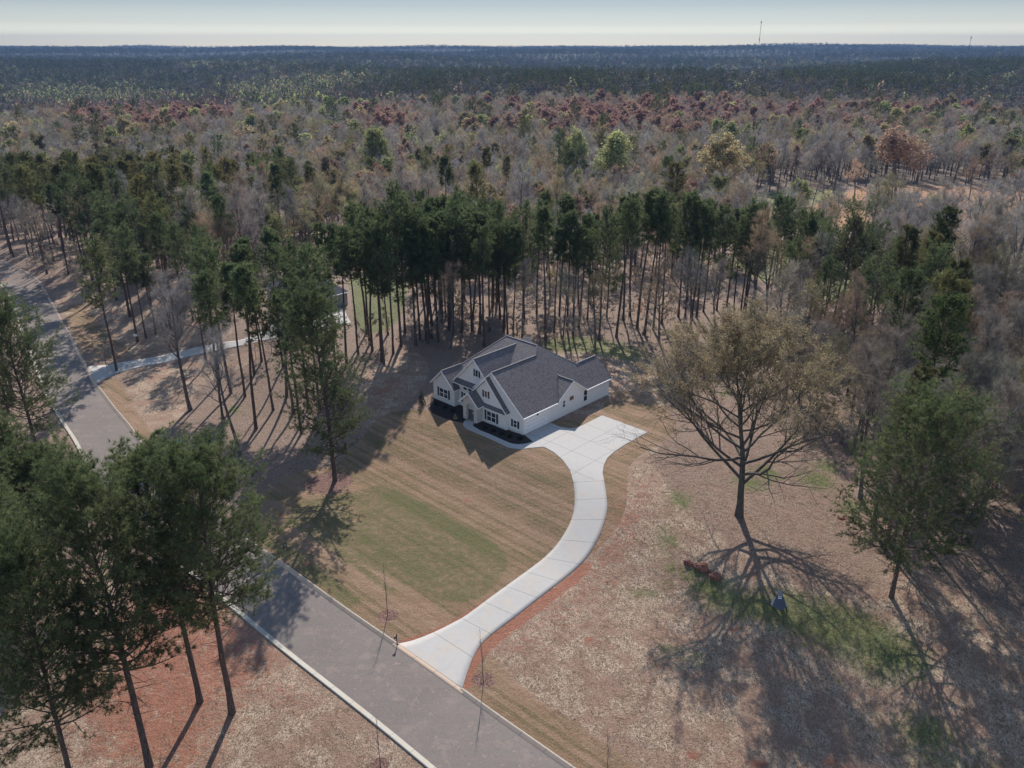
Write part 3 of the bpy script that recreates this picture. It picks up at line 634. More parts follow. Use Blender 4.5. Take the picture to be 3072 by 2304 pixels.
def strip(name, Lp, Rp, mat, lift=.06, nx=8, st=.5):
    a, _ = resample(pw(Lp), .25); b, _ = resample(pw(Rp), .25); n = int(max(len(a), len(b)) * .25 / st) + 2
    f = lambda P: np.stack([np.interp(np.linspace(0, 1, n), np.linspace(0, 1, len(P)), P[:, i]) for i in (0, 1)], -1)
    a, b = f(a), f(b); t = np.linspace(0, 1, nx + 1); mid = (a + b) / 2
    s = np.concatenate([[0], np.cumsum(np.linalg.norm(np.diff(mid, axis=0), axis=1))]); wd = np.linalg.norm(b - a, axis=1)
    P = a[:, None] * (1 - t)[None, :, None] + b[:, None] * t[None, :, None]
    Z = hz(P[..., 0], P[..., 1]) + lift; V = np.concatenate([P, Z[..., None]], -1)
    UV = np.stack([np.broadcast_to(t[None] * 2, P.shape[:2]), np.broadcast_to(s[:, None], P.shape[:2])], -1)
    # edges turned down into the ground
    V = np.concatenate([V[:, :1] - [0, 0, .1], V, V[:, -1:] - [0, 0, .1]], 1); UV = np.concatenate([UV[:, :1], UV, UV[:, -1:]], 1); m = nx + 3
    I = np.arange(n * m).reshape(n, m); Q = np.stack([I[:-1, :-1], I[:-1, 1:], I[1:, 1:], I[1:, :-1]], -1).reshape(-1, 4)
    return link(name, mesh_np(name, V.reshape(-1, 3), [Q[:, ::-1]], [mat], uv=UV.reshape(-1, 2)), kind='structure')
def flat_poly(name, pts, mat, lift, cell=.6, frame=None, sm=0, world=None):
    """a polygon laid on the ground, cut into small cells so that it follows the slope"""
    P = world if world is not None else pw(pts)
    if sm: P = smooth_poly(P, sm)
    bm = bmesh.new(); f = bm.faces.new([bm.verts.new((x, y, 0)) for x, y in P])
    bmesh.ops.triangulate(bm, faces=[f])
    c, s = math.cos(TH), math.sin(TH)
    for ax in ((c, s), (-s, c)):
        pr = P @ np.array(ax)
        for v in np.arange(pr.min() + .01, pr.max(), cell):
            bmesh.ops.bisect_plane(bm, geom=bm.verts[:] + bm.edges[:] + bm.faces[:], plane_co=(ax[0] * v, ax[1] * v, 0), plane_no=(ax[0], ax[1], 0))
    for v in bm.verts: v.co.z = float(hz(v.co.x, v.co.y)) + lift
    ed = [e for e in bm.edges if e.is_boundary]; r = bmesh.ops.extrude_edge_only(bm, edges=ed)
    for v in [g for g in r['geom'] if isinstance(g, bmesh.types.BMVert)]: v.co.z -= .1
    bmesh.ops.recalc_face_normals(bm, faces=bm.faces)
    if sum(f.normal.z for f in bm.faces) < 0: bmesh.ops.reverse_faces(bm, faces=bm.faces[:])
    uvl = bm.loops.layers.uv.new('UVMap'); o = P[0] if frame is None else np.array(frame)
    for f in bm.faces:
        for l in f.loops:
            x, y = l.vert.co.x - o[0], l.vert.co.y - o[1]; l[uvl].uv = (x * c + y * s, -x * s + y * c)
    me = bpy.data.meshes.new(name); bm.to_mesh(me); bm.free(); me.materials.append(mat)
    return link(name, me, kind='structure')
dl = [(1195, 1932.4), (1244.6, 1920.3), (1305, 1896), (1359.5, 1868.8), (1398.9, 1846.5), (1468.5, 1795), (1538, 1744.8), (1604.6, 1696.4), (1659, 1648), (1692.3, 1602.6), (1713.5, 1560.3), (1722.6, 1524), (1723.8, 1481.6), (1719.6, 1445.3)]
dr = [(1386.8, 2066), (1401.9, 2017), (1420, 1971.7), (1441.2, 1935.4), (1480.6, 1899), (1556, 1841.6), (1625.7, 1787), (1692.3, 1735.7), (1752.8, 1681), (1786, 1631), (1808, 1583), (1821, 1530), (1819, 1485), (1812, 1440)]
strip('driveway', dl, dr, M['drive'])
flat_poly('driveway_pad', [(1719.6, 1445.3), (1710.5, 1412), (1689.3, 1381.8), (1662, 1357.5), (1631.8, 1341.2), (1592, 1344.4), (1599, 1326), (1573, 1305), (1649.5, 1268.8), (1679, 1280.7), (1710.4, 1286), (1734.7, 1282.4), (1806, 1246.6), (1943, 1297), (1912.3, 1313.8), (1877.5, 1333), (1842.7, 1355.5), (1821.8, 1374.7), (1811.3, 1395.6), (1807.5, 1420), (1812, 1440)], M['pad'], .06, frame=G(1806, 1246.6))
flat_poly('front_walk', [(1592, 1344.4), (1560.7, 1348.6), (1525.9, 1343.4), (1473.7, 1319), (1425, 1298), (1397, 1286), (1388.4, 1275.5), (1391.9, 1265), (1404, 1260), (1435.4, 1268.5), (1419.7, 1272), (1419.7, 1279), (1438.9, 1291), (1473.7, 1305), (1508.5, 1320.7), (1532.8, 1331), (1553.7, 1334), (1578, 1331.8), (1599, 1326)], M['walk'], .064)
flat_poly('mulch_bed', [(1599, 1326), (1578, 1331.8), (1553.7, 1334), (1532.8, 1331), (1508.5, 1320.7), (1473.7, 1305), (1438.9, 1291), (1419.7, 1279), (1421, 1268), (1440, 1262), (1500, 1283), (1545, 1299), (1575, 1304)], M['mulch'], .045)
flat_poly('mulch_bed', [(1292, 1196), (1303, 1190), (1365, 1212), (1395, 1215), (1396, 1258), (1390, 1268), (1375, 1266), (1340, 1258), (1298, 1240), (1290, 1225)], M['mulch'], .045)
strip('driveway', [(262, 1099), (316, 1095.5), (407, 1080), (533, 1055), (669, 1028), (741, 1014), (850, 975), (900, 962)], [(289, 1150), (353, 1120), (434, 1100), (556, 1073), (678, 1048), (770, 1028), (900, 1003), (1000, 982)], M['drive'])
flat_poly('driveway_pad', [(900, 962), (1000, 982), (1052, 968), (1030, 925), (960, 925), (830, 955), (790, 985)], M['pad'], .055)

# ------------------------------------------------------------------ the white house
SH, TR = M['shingle'], M['trim']
def frame_obj(name, a0, **k):
    return empty(name, a0, TH, **k)
def L(a, b, z): return (-a, b, z)                               # a: metres left of the garage corner, b: metres back from the front
def slab(pts, parent, name='roof', th=.17, mats=None, **k):
    """roof plane: polygon of (a,b,z) with thickness; white edges"""
    m = MB(); m.prism([L(*p) for p in pts], (0, 0, -th), 1); return m.build(name, mats or [SH, TR], parent, **k)
def wall_b(b, pts, parent, name='wall', th=.18, mat=None):
    m = MB(); m.prism([L(a, b, z) for a, z in pts], (0, th, 0)); return m.build(name, mat or M['siding'], parent)
def wall_a(a, pts, parent, name='wall', th=.18, mat=None):
    m = MB(); m.prism([L(a, b, z) for b, z in pts], (-th, 0, 0)); return m.build(name, mat or M['siding'], parent)
def bar(p, q, parent, name, w_=.12, h_=.2, mat=None, n=None):
    m = MB(); p, q = Vector(L(*p)), Vector(L(*q)); d = (q - p).normalized(); s = d.cross(Vector((0, 0, 1))).normalized() * w_ / 2; u = Vector((0, 0, h_ / 2))
    a = [p - s - u, p + s - u, p + s + u, p - s + u]; m.prism(a, tuple(q - p)); return m.build(name, mat or TR, parent)
def window(parent, side, c, x0, x1, z0, z1, nx=1, nz=2, pane=None, out=.0, shut=None, smat=None, sw=.42):
    """side 'b': wall plane b=c, x is a; side 'a': wall plane a=c, x is b"""
    pane = pane or M['glass']; fr = MB(); t = .09; e = .045
    def bx(m, u0, u1, w0, w1, d0, d1):                          # d outward from the wall
        if side == 'b': m.box(-u1, -u0, c - d1, c - d0, w0, w1)
        else: m.box(-c + d0, -c + d1, u0, u1, w0, w1)
    bx(fr, x0 - t, x0, z0 - t, z1 + t, .01, .07); bx(fr, x1, x1 + t, z0 - t, z1 + t, .01, .07)
    bx(fr, x0, x1, z0 - t, z0, .01, .08); bx(fr, x0, x1, z1, z1 + t, .01, .075)
    for i in range(1, nx): xm = x0 + (x1 - x0) * i / nx; bx(fr, xm - e * 1.2, xm + e * 1.2, z0, z1, .01, .06)
    for j in range(1, nz):
        zm = z0 + (z1 - z0) * j / nz
        for i in range(nx):
            u0 = x0 + (x1 - x0) * i / nx + (e * 1.2 if i else 0); u1 = x0 + (x1 - x0) * (i + 1) / nx - (e * 1.2 if i < nx - 1 else 0); bx(fr, u0, u1, zm - e, zm + e, .01, .055)
    f = fr.build('window', TR, parent)
    pm = MB(); bx(pm, x0, x1, z0, z1, .012, .03); pm.build('pane', pane, f)
    if shut:
        for (u0, u1) in ((x0 - t - .06 - sw, x0 - t - .06), (x1 + t + .06, x1 + t + .06 + sw)):
            s = MB(); bx(s, u0, u1, z0 - .05, z1 + .05, .01, .05)
            for q in np.arange(z0 + .08, z1 - .05, .14): bx(s, u0 + .06, u1 - .06, q, q + .07, .05, .065)
            s.build('shutter', smat or M['shutter'], parent)
house = frame_obj('white_house', (O2[0], O2[1], 0.0), label='white one-storey house with steep dark grey gabled roofs and an arched stone porch', cat='house')
h = house
# walls
wall_b(0, [(0, -.3), (10.8, -.3), (10.8, 5.0), (6.5, 8.72), (0, 3.2)], h)
wall_a(0, [(.18, -.3), (21.8, -.3), (21.8, 3.2), (15.25, 3.2), (11.75, 5.62), (8.3, 3.2), (.18, 3.2)], h)
wall_b(21.8, [(.0, -.3), (20.8, -.3), (20.8, 3.2), (7.2, 3.2), (3.46, 6.1), (0, 3.2)], h)
wall_a(20.98, [(.18, -.3), (21.8, -.3), (21.8, 3.1), (.18, 3.1)], h)
wall_b(0, [(15.7, -.3), (20.98, -.3), (20.98, 3.2), (18.35, 5.6), (15.7, 3.2)], h, mat=M['brick'])
wall_a(15.7, [(.18, -.3), (1.1, -.3), (1.1, 3.2), (.18, 3.2)], h, mat=M['brick'])
wall_b(1.1, [(10.8, -.3), (15.7, -.3), (15.7, 3.8), (16.5, 4.5), (11.75, 9.2), (8, 5.6), (8, 5), (10.8, 4.9)], h)
wall_b(-.6, [(3.1, -.3), (10.2, -.3), (10.2, 4.7), (7.35, 7.52), (3.1, 3.2)], h, th=.59)
m = MB(); m.box(-11.5, 0.03, -.04, -.003, -.3, .42); m.box(-9.4, -3.07, -.64, -.603, -.3, .40); m.box(-21.01, -15.67, -.04, -.003, -.3, .5); m.build('brick_base', M['brick'], h)
# roofs
zR = lambda a: 3.1 + .85 * (a + .35)
slab([(-.35, -.4, 3.1), (-.35, 8.25, 3.1), (.03, 8.25, zR(.03)), (.03, 15.3, zR(.03)), (-.35, 15.3, 3.1), (-.35, 22.35, 3.1), (3.46, 22.35, zR(3.46)), (3.46, 17.0, zR(3.46)), (7.7, 11.7, zR(7.7)), (6.5, 9.97, zR(6.5)), (6.5, -.4, zR(6.5))], h)
zG = lambda a: zR(6.5) - .87 * (a - 6.5)
slab([(6.5, -.4, zR(6.5)), (6.5, 10.1, zR(6.5)), (10.9, 10.1, zG(10.9)), (10.9, -.4, zG(10.9))], h)
zF = lambda b: zR(7.7) - .6 * (11.7 - b)
slab([(14.75, 11.7, zF(11.7)), (7.7, 11.7, zF(11.7)), (6.5, 9.97, zF(9.97)), (6.5, 1.2, zF(1.2)), (15.9, 1.2, zF(1.2)), (16.0, .55, zF(.55)), (20.9, .55, zF(.55))], h)
zt = zR(7.7)
slab([(14.75, 11.7, zt), (20.9, .55, zF(.55)), (21.2, .6, 3.0), (21.2, 22.3, 3.0), (14.75, 11.75, zt)], h)
slab([(14.75, 11.75, zt), (7.7, 11.75, zt), (3.46, 17, zR(3.46)), (3.46, 22.4, zR(3.46) - .01), (7.3, 22.4, 3.1), (7.3, 22.2, 3.05), (21.2, 22.2, 3.0)], h) if False else None
slab([(14.75, 11.72, zt), (7.7, 11.72, zt), (3.2, 17.2, zR(3.3)), (3.2, 22.1, 3.1), (21.2, 22.1, 3.0)], h)
slab([(3.46, 22.35, zR(3.46)), (3.46, 16.9, zR(3.46)), (7.5, 16.9, 3.0), (7.5, 22.35, 3.0)], h)
# cross gable on the right wall
slab([(-.3, 8.15, 3.22), (-.3, 11.75, 5.8), (3.0, 11.75, 5.8), (.0, 8.15, 3.22)], h, th=.14)
slab([(-.3, 15.4, 3.22), (-.3, 11.75, 5.8), (3.0, 11.75, 5.8), (.0, 15.4, 3.22)], h, th=.14)
# middle gable over the entry
slab([(11.75, .72, 9.45), (11.75, 11.0, 9.45), (16.75, 11.0, 4.45), (16.75, .72, 4.45)], h)
slab([(11.75, .72, 9.45), (11.75, 11.0, 9.45), (8.2, 11.0, 5.9), (8.2, .72, 5.9)], h)
# left wing
slab([(18.35, -.42, 5.95), (18.35, 4.4, 5.95), (15.35, 4.4, 3.1), (15.35, -.42, 3.1)], h)
slab([(18.35, -.42, 5.95), (18.35, 4.4, 5.95), (21.35, 4.4, 3.1), (21.35, -.42, 3.1)], h)
# bay gable, its skirt roof, the entry awning, the porch
slab([(7.35, -.95, 7.85), (7.35, -.03, 7.85), (2.75, -.03, 2.95), (2.75, -.95, 2.95)], h)
slab([(7.35, -.95, 7.85), (7.35, .5, 7.85), (10.5, .5, 4.75), (10.5, -.95, 4.75)], h)
slab([(2.95, -.58, 3.35), (9.6, -.58, 3.35), (9.6, -1.15, 2.85), (2.95, -1.15, 2.85)], h, 'skirt_roof', th=.12)
slab([(10.6, 1.08, 4.95), (16.2, 1.08, 4.95), (16.4, .25, 4.35), (10.6, .25, 4.35)], h, 'awning', th=.14)
slab([(9.9, -2.35, 5.05), (9.9, .9, 5.05), (12.15, .9, 3.0), (12.15, -2.35, 3.0)], h)
slab([(9.9, -2.35, 5.05), (9.9, -.5, 5.05), (7.65, -.5, 3.0), (7.65, -2.35, 3.0)], h)
# ridge caps
for p, q in [((6.5, -.4, zR(6.5) + .02), (6.5, 9.97, zR(6.5) + .02)), ((7.7, 11.71, zt + .02), (14.75, 11.71, zt + .02)), ((11.75, .72, 9.47), (11.75, 10.85, 9.47)), ((18.35, -.4, 5.97), (18.35, 4.2, 5.97)), ((3.46, 17, zR(3.46) + .02), (3.46, 22.3, zR(3.46) + .02)), ((-.3, 11.75, 5.82), (2.9, 11.75, 5.82)), ((6.5, 9.97, zR(6.5) + .02), (7.7, 11.7, zt + .02)), ((14.75, 11.7, zt + .02), (20.9, .6, zF(.55) + .03))]:
    bar(p, q, h, 'ridge_cap', .26, .05, M['shingle_grey'])
# eave gutters and rakes
for p, q in [((-.40, -.4, 3.0), (-.40, 8.2, 3.0)), ((-.40, 15.35, 3.0), (-.40, 22.3, 3.0))]: bar(p, q, h, 'gutter', .11, .13)
def rake(b, a0, z0, a1, z1): bar((a0, b, z0 - .12), (a1, b, z1 - .12), h, 'fascia', .05, .26)
rake(-.43, -.35, 3.1, 6.5, zR(6.5)); rake(-.43, 10.4, zG(10.4), 6.5, zR(6.5)); rake(-.98, 2.75, 2.95, 7.35, 7.85); rake(-.98, 10.5, 4.75, 7.35, 7.85)
rake(-2.38, 7.65, 3.0, 9.9, 5.05); rake(-2.38, 12.15, 3.0, 9.9, 5.05); rake(-.45, 15.35, 3.1, 18.35, 5.95); rake(-.45, 21.35, 3.1, 18.35, 5.95)
rake(.69, 16.75, 4.45, 11.75, 9.45); rake(.69, 8.6, 6.3, 11.75, 9.45)
bar((-.32, 8.15, 3.12), (-.32, 11.75, 5.68), h, 'fascia', .05, .2); bar((-.32, 15.4, 3.12), (-.32, 11.75, 5.68), h, 'fascia', .05, .2)
# porch of pale stone with an arch
def arch_wall():
    m = MB(); a0, a1, hw, zs, n = 8.3, 11.5, .88, 2.1, 12; c = 9.9
    arc = [(c - hw * math.cos(t), zs + hw * math.sin(t)) for t in np.linspace(0, PI, n)]
    left = [(a0, -.3), (c - hw, -.3)] + arc[:n // 2 + 1] + [(c, 4.95), (a0, 3.45)]
    right = [(a1, -.3), (a1, 3.45), (c, 4.95)] + arc[n // 2:] + [(c + hw, -.3)]
    m.prism([L(a, -2.0, z) for a, z in left], (0, .4, 0)); m.prism([L(a, -2.0, z) for a, z in right], (0, .4, 0))
    return m.build('porch_front', M['stone'], h)
arch_wall()
wall_a(8.3, [(-1.6, -.3), (-.6, -.3), (-.6, 3.3), (-1.6, 3.3)], h, th=.35, mat=M['stone']); wall_a(11.15, [(-1.6, -.3), (-1.1, -.3), (-1.1, 3.2), (-1.6, 3.2)], h, th=.35, mat=M['stone'])
m = MB(); m.box(-11.5, -8.65, -1.6, 1.05, -.2, .09); m.build('porch_floor', M['walk'], h)
m = MB(); m.box(-10.75, -10.28, 1.02, 1.09, .1, 2.3); m.box(-10.2, -9.9, 1.0, 1.09, .1, 2.3); d_ = m.build('front_door', M['shutter'], h)
# windows
window(h, 'b', -.6, 5.45, 7.35, .55, 2.15, 2, 2, shut=True); window(h, 'b', 0, 1.42, 2.05, .85, 2.0, 1, 2, shut=True, sw=.40)
window(h, 'b', -.6, 7.28, 7.83, 4.4, 5.5, 1, 1, pane=M['blind'], shut=True, smat=M['shutter_brown'], sw=.36)
window(h, 'b', 1.1, 11.05, 11.6, 6.4, 7.55, 1, 1, shut=True, sw=.34)
window(h, 'b', 0, 17.4, 19.35, .95, 2.5, 2, 2, shut=True)
window(h, 'b', 1.1, 13.75, 14.6, 3.25, 4.0, 1, 1); window(h, 'b', 1.1, 12.55, 13.4, 3.25, 4.0, 1, 1); window(h, 'b', 1.1, 13.75, 14.6, .9, 2.6, 1, 2, shut=True, sw=.4); window(h, 'b', 1.1, 12.4, 12.5 + .6, .9, 2.6, 1, 2)
window(h, 'a', 0, 9.5, 10.05, 1.65, 2.75, 1, 2); window(h, 'a', 0, 11.15, 12.25, 2.25, 3.0, 1, 1, pane=M['blind']); window(h, 'a', 0, 14.95, 15.85, .95, 2.85, 1, 2)
m = MB(); m.box(.005, .02, .55, 5.85, .02, 2.45)
gd = m.build('garage_door', M['trim'], h)
m = MB()
for z_ in (.62, 1.22, 1.82): m.box(.021, .028, .6, 5.8, z_, z_ + .02)
m.build('door_groove', M['metal_grey'], gd)
m = MB(); m.box(.0, .06, .38, .52, 0, 2.6); m.box(0, .06, 5.88, 6.02, 0, 2.6); m.box(0, .06, .38, 6.02, 2.62, 2.76); m.build('door_frame', TR, h)
m = MB(); m.box(.01, .16, 3.1, 3.36, 2.82 - .42, 2.76 - .04, .02); m.cyl((.1, 3.23, 2.72), (.1, 3.23, 2.84), .12, .02, 6); m.build('wall_lamp', M['black'], h)
m = MB(); m.cyl((-2.3, 10.86, 5.0), (-2.3, 10.86, 6.3), .055); m.cyl((-2.3, 10.86, 6.3), (-2.3, 10.86, 6.42), .09); m.build('vent_pipe', M['black'], h)
m = MB(); m.box(.01, .09, 21.55, 21.65, .1, 3.0); m.box(.05, .9, 21.55, 21.65, .04, .12); m.build('downspout', TR, h)
m = MB(); m.box(.01, .09, .1, .2, .1, 3.0); m.build('downspout', TR, h)
m = MB(); m.prism([L(13.0, 14, 7.6), L(14.4, 14, 8.6), L(15.8, 14, 7.6)], (0, 3.0, 0)); m.build('rear_gable', SH, h)

# ------------------------------------------------------------------ the grey house among the pines on the left
q = G(1044, 914); c_, s_ = math.cos(TH), math.sin(TH)
Bv = np.array([-s_, c_]); Av = np.array([-c_, -s_]); q0 = np.array(q) - Bv * 11.0
h2 = empty('grey_house', (q0[0], q0[1], float(hz(*q0))), TH, label='grey house half hidden by the pines above the left driveway', cat='house')
m = MB(); m.box(-17, 0, 0, 11, -.5, 3.0); m.build('wall', simple('grey_siding', (.36, .35, .37), .8), h2)
zt2 = 7.6
slab([(-.4, -.5, 2.95), (-.4, 11.5, 2.95), (5, 5.5, zt2), (5, 5.4, zt2)], h2, mats=[M['shingle_grey'], TR]); slab([(-.4, -.5, 2.95), (5, 5.45, zt2), (12, 5.45, zt2), (17.4, -.5, 2.95)], h2, mats=[M['shingle_grey'], TR])
slab([(-.4, 11.5, 2.95), (5, 5.5, zt2), (12, 5.5, zt2), (17.4, 11.5, 2.95)], h2, mats=[M['shingle_grey'], TR]); slab([(17.4, -.5, 2.95), (17.4, 11.5, 2.95), (12, 5.5, zt2), (12, 5.4, zt2)], h2, mats=[M['shingle_grey'], TR])
m = MB(); m.box(-6.2, -1.0, -.05, -.01, 0, 2.4); m.build('garage_door', TR, h2)
window(h2, 'a', 0, 2, 3.1, 1, 2.3, 1, 2); window(h2, 'a', 0, 7, 8.1, 1, 2.3, 1, 2); window(h2, 'b', 0, 9, 10.6, 1, 2.3, 2, 2); bar((-.45, -.5, 2.9), (-.45, 11.5, 2.9), h2, 'gutter', .11, .14)

# ------------------------------------------------------------------ small things
def at(px, py, name, rz=0, **k):
    x, y = G(px, py); return empty(name, (x, y, float(hz(x, y))), rz, **k)
def rock(px, py, sx, sy, sz, seed, label, rz=0):
    rg = np.random.default_rng(seed); bm = bmesh.new(); bmesh.ops.create_icosphere(bm, subdivisions=4, radius=1)
    ph = rg.uniform(0, 6, 9); pl = [unit(rg.normal(size=3)) for _ in range(14)]; ds = rg.uniform(.58, .85, 14)
    for v in bm.verts:
        c = np.array(v.co)
        for n_, d_ in zip(pl, ds):
            e_ = c @ n_ - d_
            if e_ > 0: c = c - n_ * e_ * .97
        r = 1 + .06 * math.sin(5 * c[0] + ph[0]) * math.sin(6 * c[1] + ph[1]) + .05 * math.sin(11 * c[2] + ph[2] + 7 * c[0]) + .03 * math.sin(17 * c[1] + ph[3])
        v.co = Vector((c[0] * sx * r, c[1] * sy * r, c[2] * sz * r + sz * .45))
    me = bpy.data.meshes.new('boulder'); bm.to_mesh(me); bm.free(); me.materials.append(M['rock'])
    x, y = G(px, py); o = link('boulder', me, label=label, cat='boulder', group='red boulders on the straw yard'); o.location = (x, y, float(hz(x, y)) - .05); o.rotation_euler.z = rz
rock(2066, 1692, .85, .55, .42, 1, 'flat red boulder at the upper left end of the row of three', -.3)
rock(2106, 1705, 1.05, .85, .62, 2, 'largest red boulder, in the middle of the row of three', -.4)
rock(2143, 1733, .80, .62, .52, 5, 'blocky red boulder at the lower right end of the row of three', -.3)
rock(2525, 1556, .7, .35, .2, 8, 'low red rock lying beside the big pine at the edge of the woods', .2)
# grey hooded fire pit below the oak
e = at(2336, 1822, 'fire_pit', -.15, label='grey metal hooded fire pit standing in the shade of the oak', cat='fire pit')
m = MB(); m.prism([(-.78, -.35, .32), (0, -.78, .12), (.78, -.35, .32), (.42, .12, 1.25), (.22, .30, 1.62), (-.22, .30, 1.62), (-.42, .12, 1.25)], (0, .06, .02)); m.build('hood', M['metal_grey'], e)
pm_ = simple('pale_metal', (.42, .40, .40), .5)
for sg in (-1, 1): m = MB(); m.prism([(sg * .78, -.33, .3), (sg * .44, .16, 1.2), (sg * .58, .62, .7), (sg * .88, .1, .25)], (0, .03, .03)); m.build('side_panel', pm_, e)
m = MB(); m.cyl((0, .34, 1.40), (0, .42, 1.78), .33, .27, 14); m.cyl((0, .42, 1.78), (0, .44, 1.95), .27, .08, 14); m.build('chimney_cap', simple('cap_metal', (.22, .22, .23), .5), e)
m = MB()
for z_, y_ in ((1.50, .235), (1.34, .15), (1.18, .07)): m.box(-.22, .18, y_ - .10, y_ - .02, z_, z_ + .08)
m.build('vent_slot', TR, e)
for x_, y_ in ((-.5, -.1), (.5, -.1), (.4, .5), (-.4, .5)): m = MB(); m.cyl((x_, y_, -.1), (x_ * .8, y_, .6), .03); m.build('leg', M['black'], e)
# green utility box
e = at(533, 1342, 'utility_box', -.35, label='dark green utility box on the grass beside the street at the edge of the trees', cat='utility box')
m = MB(); m.box(-.62, .62, -.48, .55, -.1, .82, .03); m.build('cabinet', M['green_box'], e); m = MB(); m.prism([(-.66, -.52, .83), (.66, -.52, .83), (.66, .59, .98), (-.66, .59, .98)], (0, 0, .06)); m.build('lid', simple('green_lid', (.07, .14, .13), .4), e)
m = MB(); m.box(-.5, .5, -.5, -.483, .1, .7); m.build('door', M['green_box'], e)
# yard sign, mailbox, white notice on the pine, shrubs at the porch
e = at(857, 1652, 'yard_sign', .5, label='small black framed yard sign standing in the lawn close to the kerb', cat='sign')
m = MB(); m.box(-.22, .22, -.02, .02, .55, 1.15); m.build('panel', M['black'], e); m = MB(); m.box(-.15, .15, -.026, -.021, .66, 1.04); m.build('sign_face', simple('grey_face', (.25, .24, .24), .6), e)
for x_ in (-.2, .2): m = MB(); m.cyl((x_, 0, -.2), (x_, 0, .6), .02); m.build('leg', M['black'], e)
e = at(1192, 1936, 'mailbox', .85, label='thin black mailbox on a bent post at the corner of the driveway and the kerb', cat='mailbox')
m = MB(); m.cyl((0, 0, -.2), (-.03, 0, .9), .055, .05); m.cyl((-.03, 0, .9), (0, 0, 1.55), .05, .045); m.cyl((-.02, 0, 1.0), (-.35, 0, 1.12), .03); m.build('post', M['black'], e)
m = MB(); m.box(-.34, .02, -.09, .09, 1.12, 1.33, .04); m.build('box', M['black'], e)
def shrub(px, py, hgt, rad, label, mat=None, pale=False):
    e = at(px, py, 'shrub', label=label, cat='shrub'); rg = np.random.default_rng(int(px)); p = unit(rg.normal(size=(900, 3))) * rg.uniform(.35, 1, (900, 1)) ** .6
    p[:, 2] = np.abs(p[:, 2]); p = p * np.array([rad, rad, hgt]) * (1 + .25 * np.sin(p[:, :1] * 9 + p[:, 2:] * 7)); p[:, :2] *= 1.05 - .5 * p[:, 2:] / hgt
    V, Fc = specks(p + [0, 0, .05], rg.uniform(.05, .11, 900), rg, .3); link('foliage', mesh_np('foliage', V, [Fc], [mat or M['shrub']]), e)
    P = polyline(np.zeros((6, 3)), unit(rg.normal(size=(6, 3)) * .35 + [0, 0, 1]), np.full(6, hgt * .8), 4, rg, .1); V, Q = tubes(P, np.tile(np.linspace(.03, .01, 4), (6, 1)), 4); link('stem', mesh_np('stem', V, [Q], [M['grey_bark']]), e)
shrub(1266, 1214, 2.6, .6, 'dark narrow evergreen shrub left of the white house', leafy('evergreen', False, (.012, .02, .01), (.03, .045, .02), .1))
shrub(1366, 1257, .7, .35, 'pale small shrub in the dark mulch left of the arched porch', leafy('pale_leaves', False, (.30, .27, .15), (.45, .42, .25), .3))
for i, (x_, y_) in enumerate([(1310, 1215), (1335, 1226), (1358, 1235), (1455, 1286), (1480, 1294), (1505, 1303), (1530, 1312), (1560, 1318)]):
    shrub(x_, y_, .45, .4, ['leftmost low dark shrub in the bed under the left wing window', 'second low dark shrub from the left under the left wing window', 'low dark shrub at the right end of the bed under the left wing', 'low dark shrub next to the arched porch on its right', 'second low dark shrub right of the porch', 'low dark shrub below the double window of the bay', 'low dark shrub between the bay and the small window', 'low dark shrub at the garage corner'][i], leafy('bed_shrub%d' % i, False, (.010, .016, .008), (.03, .04, .018), .1))

# ------------------------------------------------------------------ masts and far sheds
def mast(px, ptop, dist, label):
    x = (px - CX) / F * dist / math.cos(PITCH) * 1.0; x = ray(px, 140)[0] / ray(px, 140)[1] * dist; z0 = float(hz(x, dist)); z = z0
    while proj(x, dist, z)[1] > ptop: z += 1
    e = empty('radio_mast', (x, dist, z0), label=label, cat='radio mast'); Hh = z - z0
    m = MB()
    for a in (0, 2.1, 4.2): m.cyl((math.cos(a) * 1.1, math.sin(a) * 1.1, -1), (math.cos(a) * .7, math.sin(a) * .7, Hh), .22, .18, 4)
    for i in range(0, int(Hh), 6): m.cyl((1.0, 0, i), (-.5, .87, i + 6), .1, .1, 3); m.cyl((-.5, .87, i), (-.5, -.87, i + 6), .1, .1, 3)
    m.build('mast', M['metal_grey'], e)
    m = MB(); m.cyl((0, 0, Hh - 3), (0, 0, Hh + 2), 1.6, 1.0, 8); m.build('antenna', M['metal_grey'], e)
    m = MB(); m.cyl((0, 0, Hh * .63), (0, 0, Hh * .63 + 3), 1.7, 1.7, 8); m.build('platform', M['metal_grey'], e)
mast(2276, 66, 2500, 'tall thin radio mast on the horizon, the taller of two')
mast(2908, 112, 2700, 'short radio mast on the horizon near the right edge')
for i, (px, py, ln, lab) in enumerate([(1500, 452, 22, 'long low white-roofed shed far off, left of the other far sheds'), (1560, 450, 26, 'longest white-roofed shed far off in the middle of the row of sheds'), (1625, 436, 10, 'small white shed far off at the right end of the row of sheds'), (1240, 486, 9, 'small white shed alone among the leafless trees left of the far sheds')]):
    x, y = G(px, py); e = empty('shed', (x, y, float(hz(x, y))), .1, label=lab, cat='shed')
    m = MB(); m.box(-ln / 2, ln / 2, -3, 3, -.5, 2.8); m.build('wall', simple('shed_wall%d' % i, (.5, .5, .5)), e)
    m = MB(); m.prism([(-ln / 2 - .5, -3.6, 2.7), (-ln / 2 - .5, 0, 4.3), (-ln / 2 - .5, 3.6, 2.7)], (ln + 1, 0, 0)); m.build('roof', TR, e)

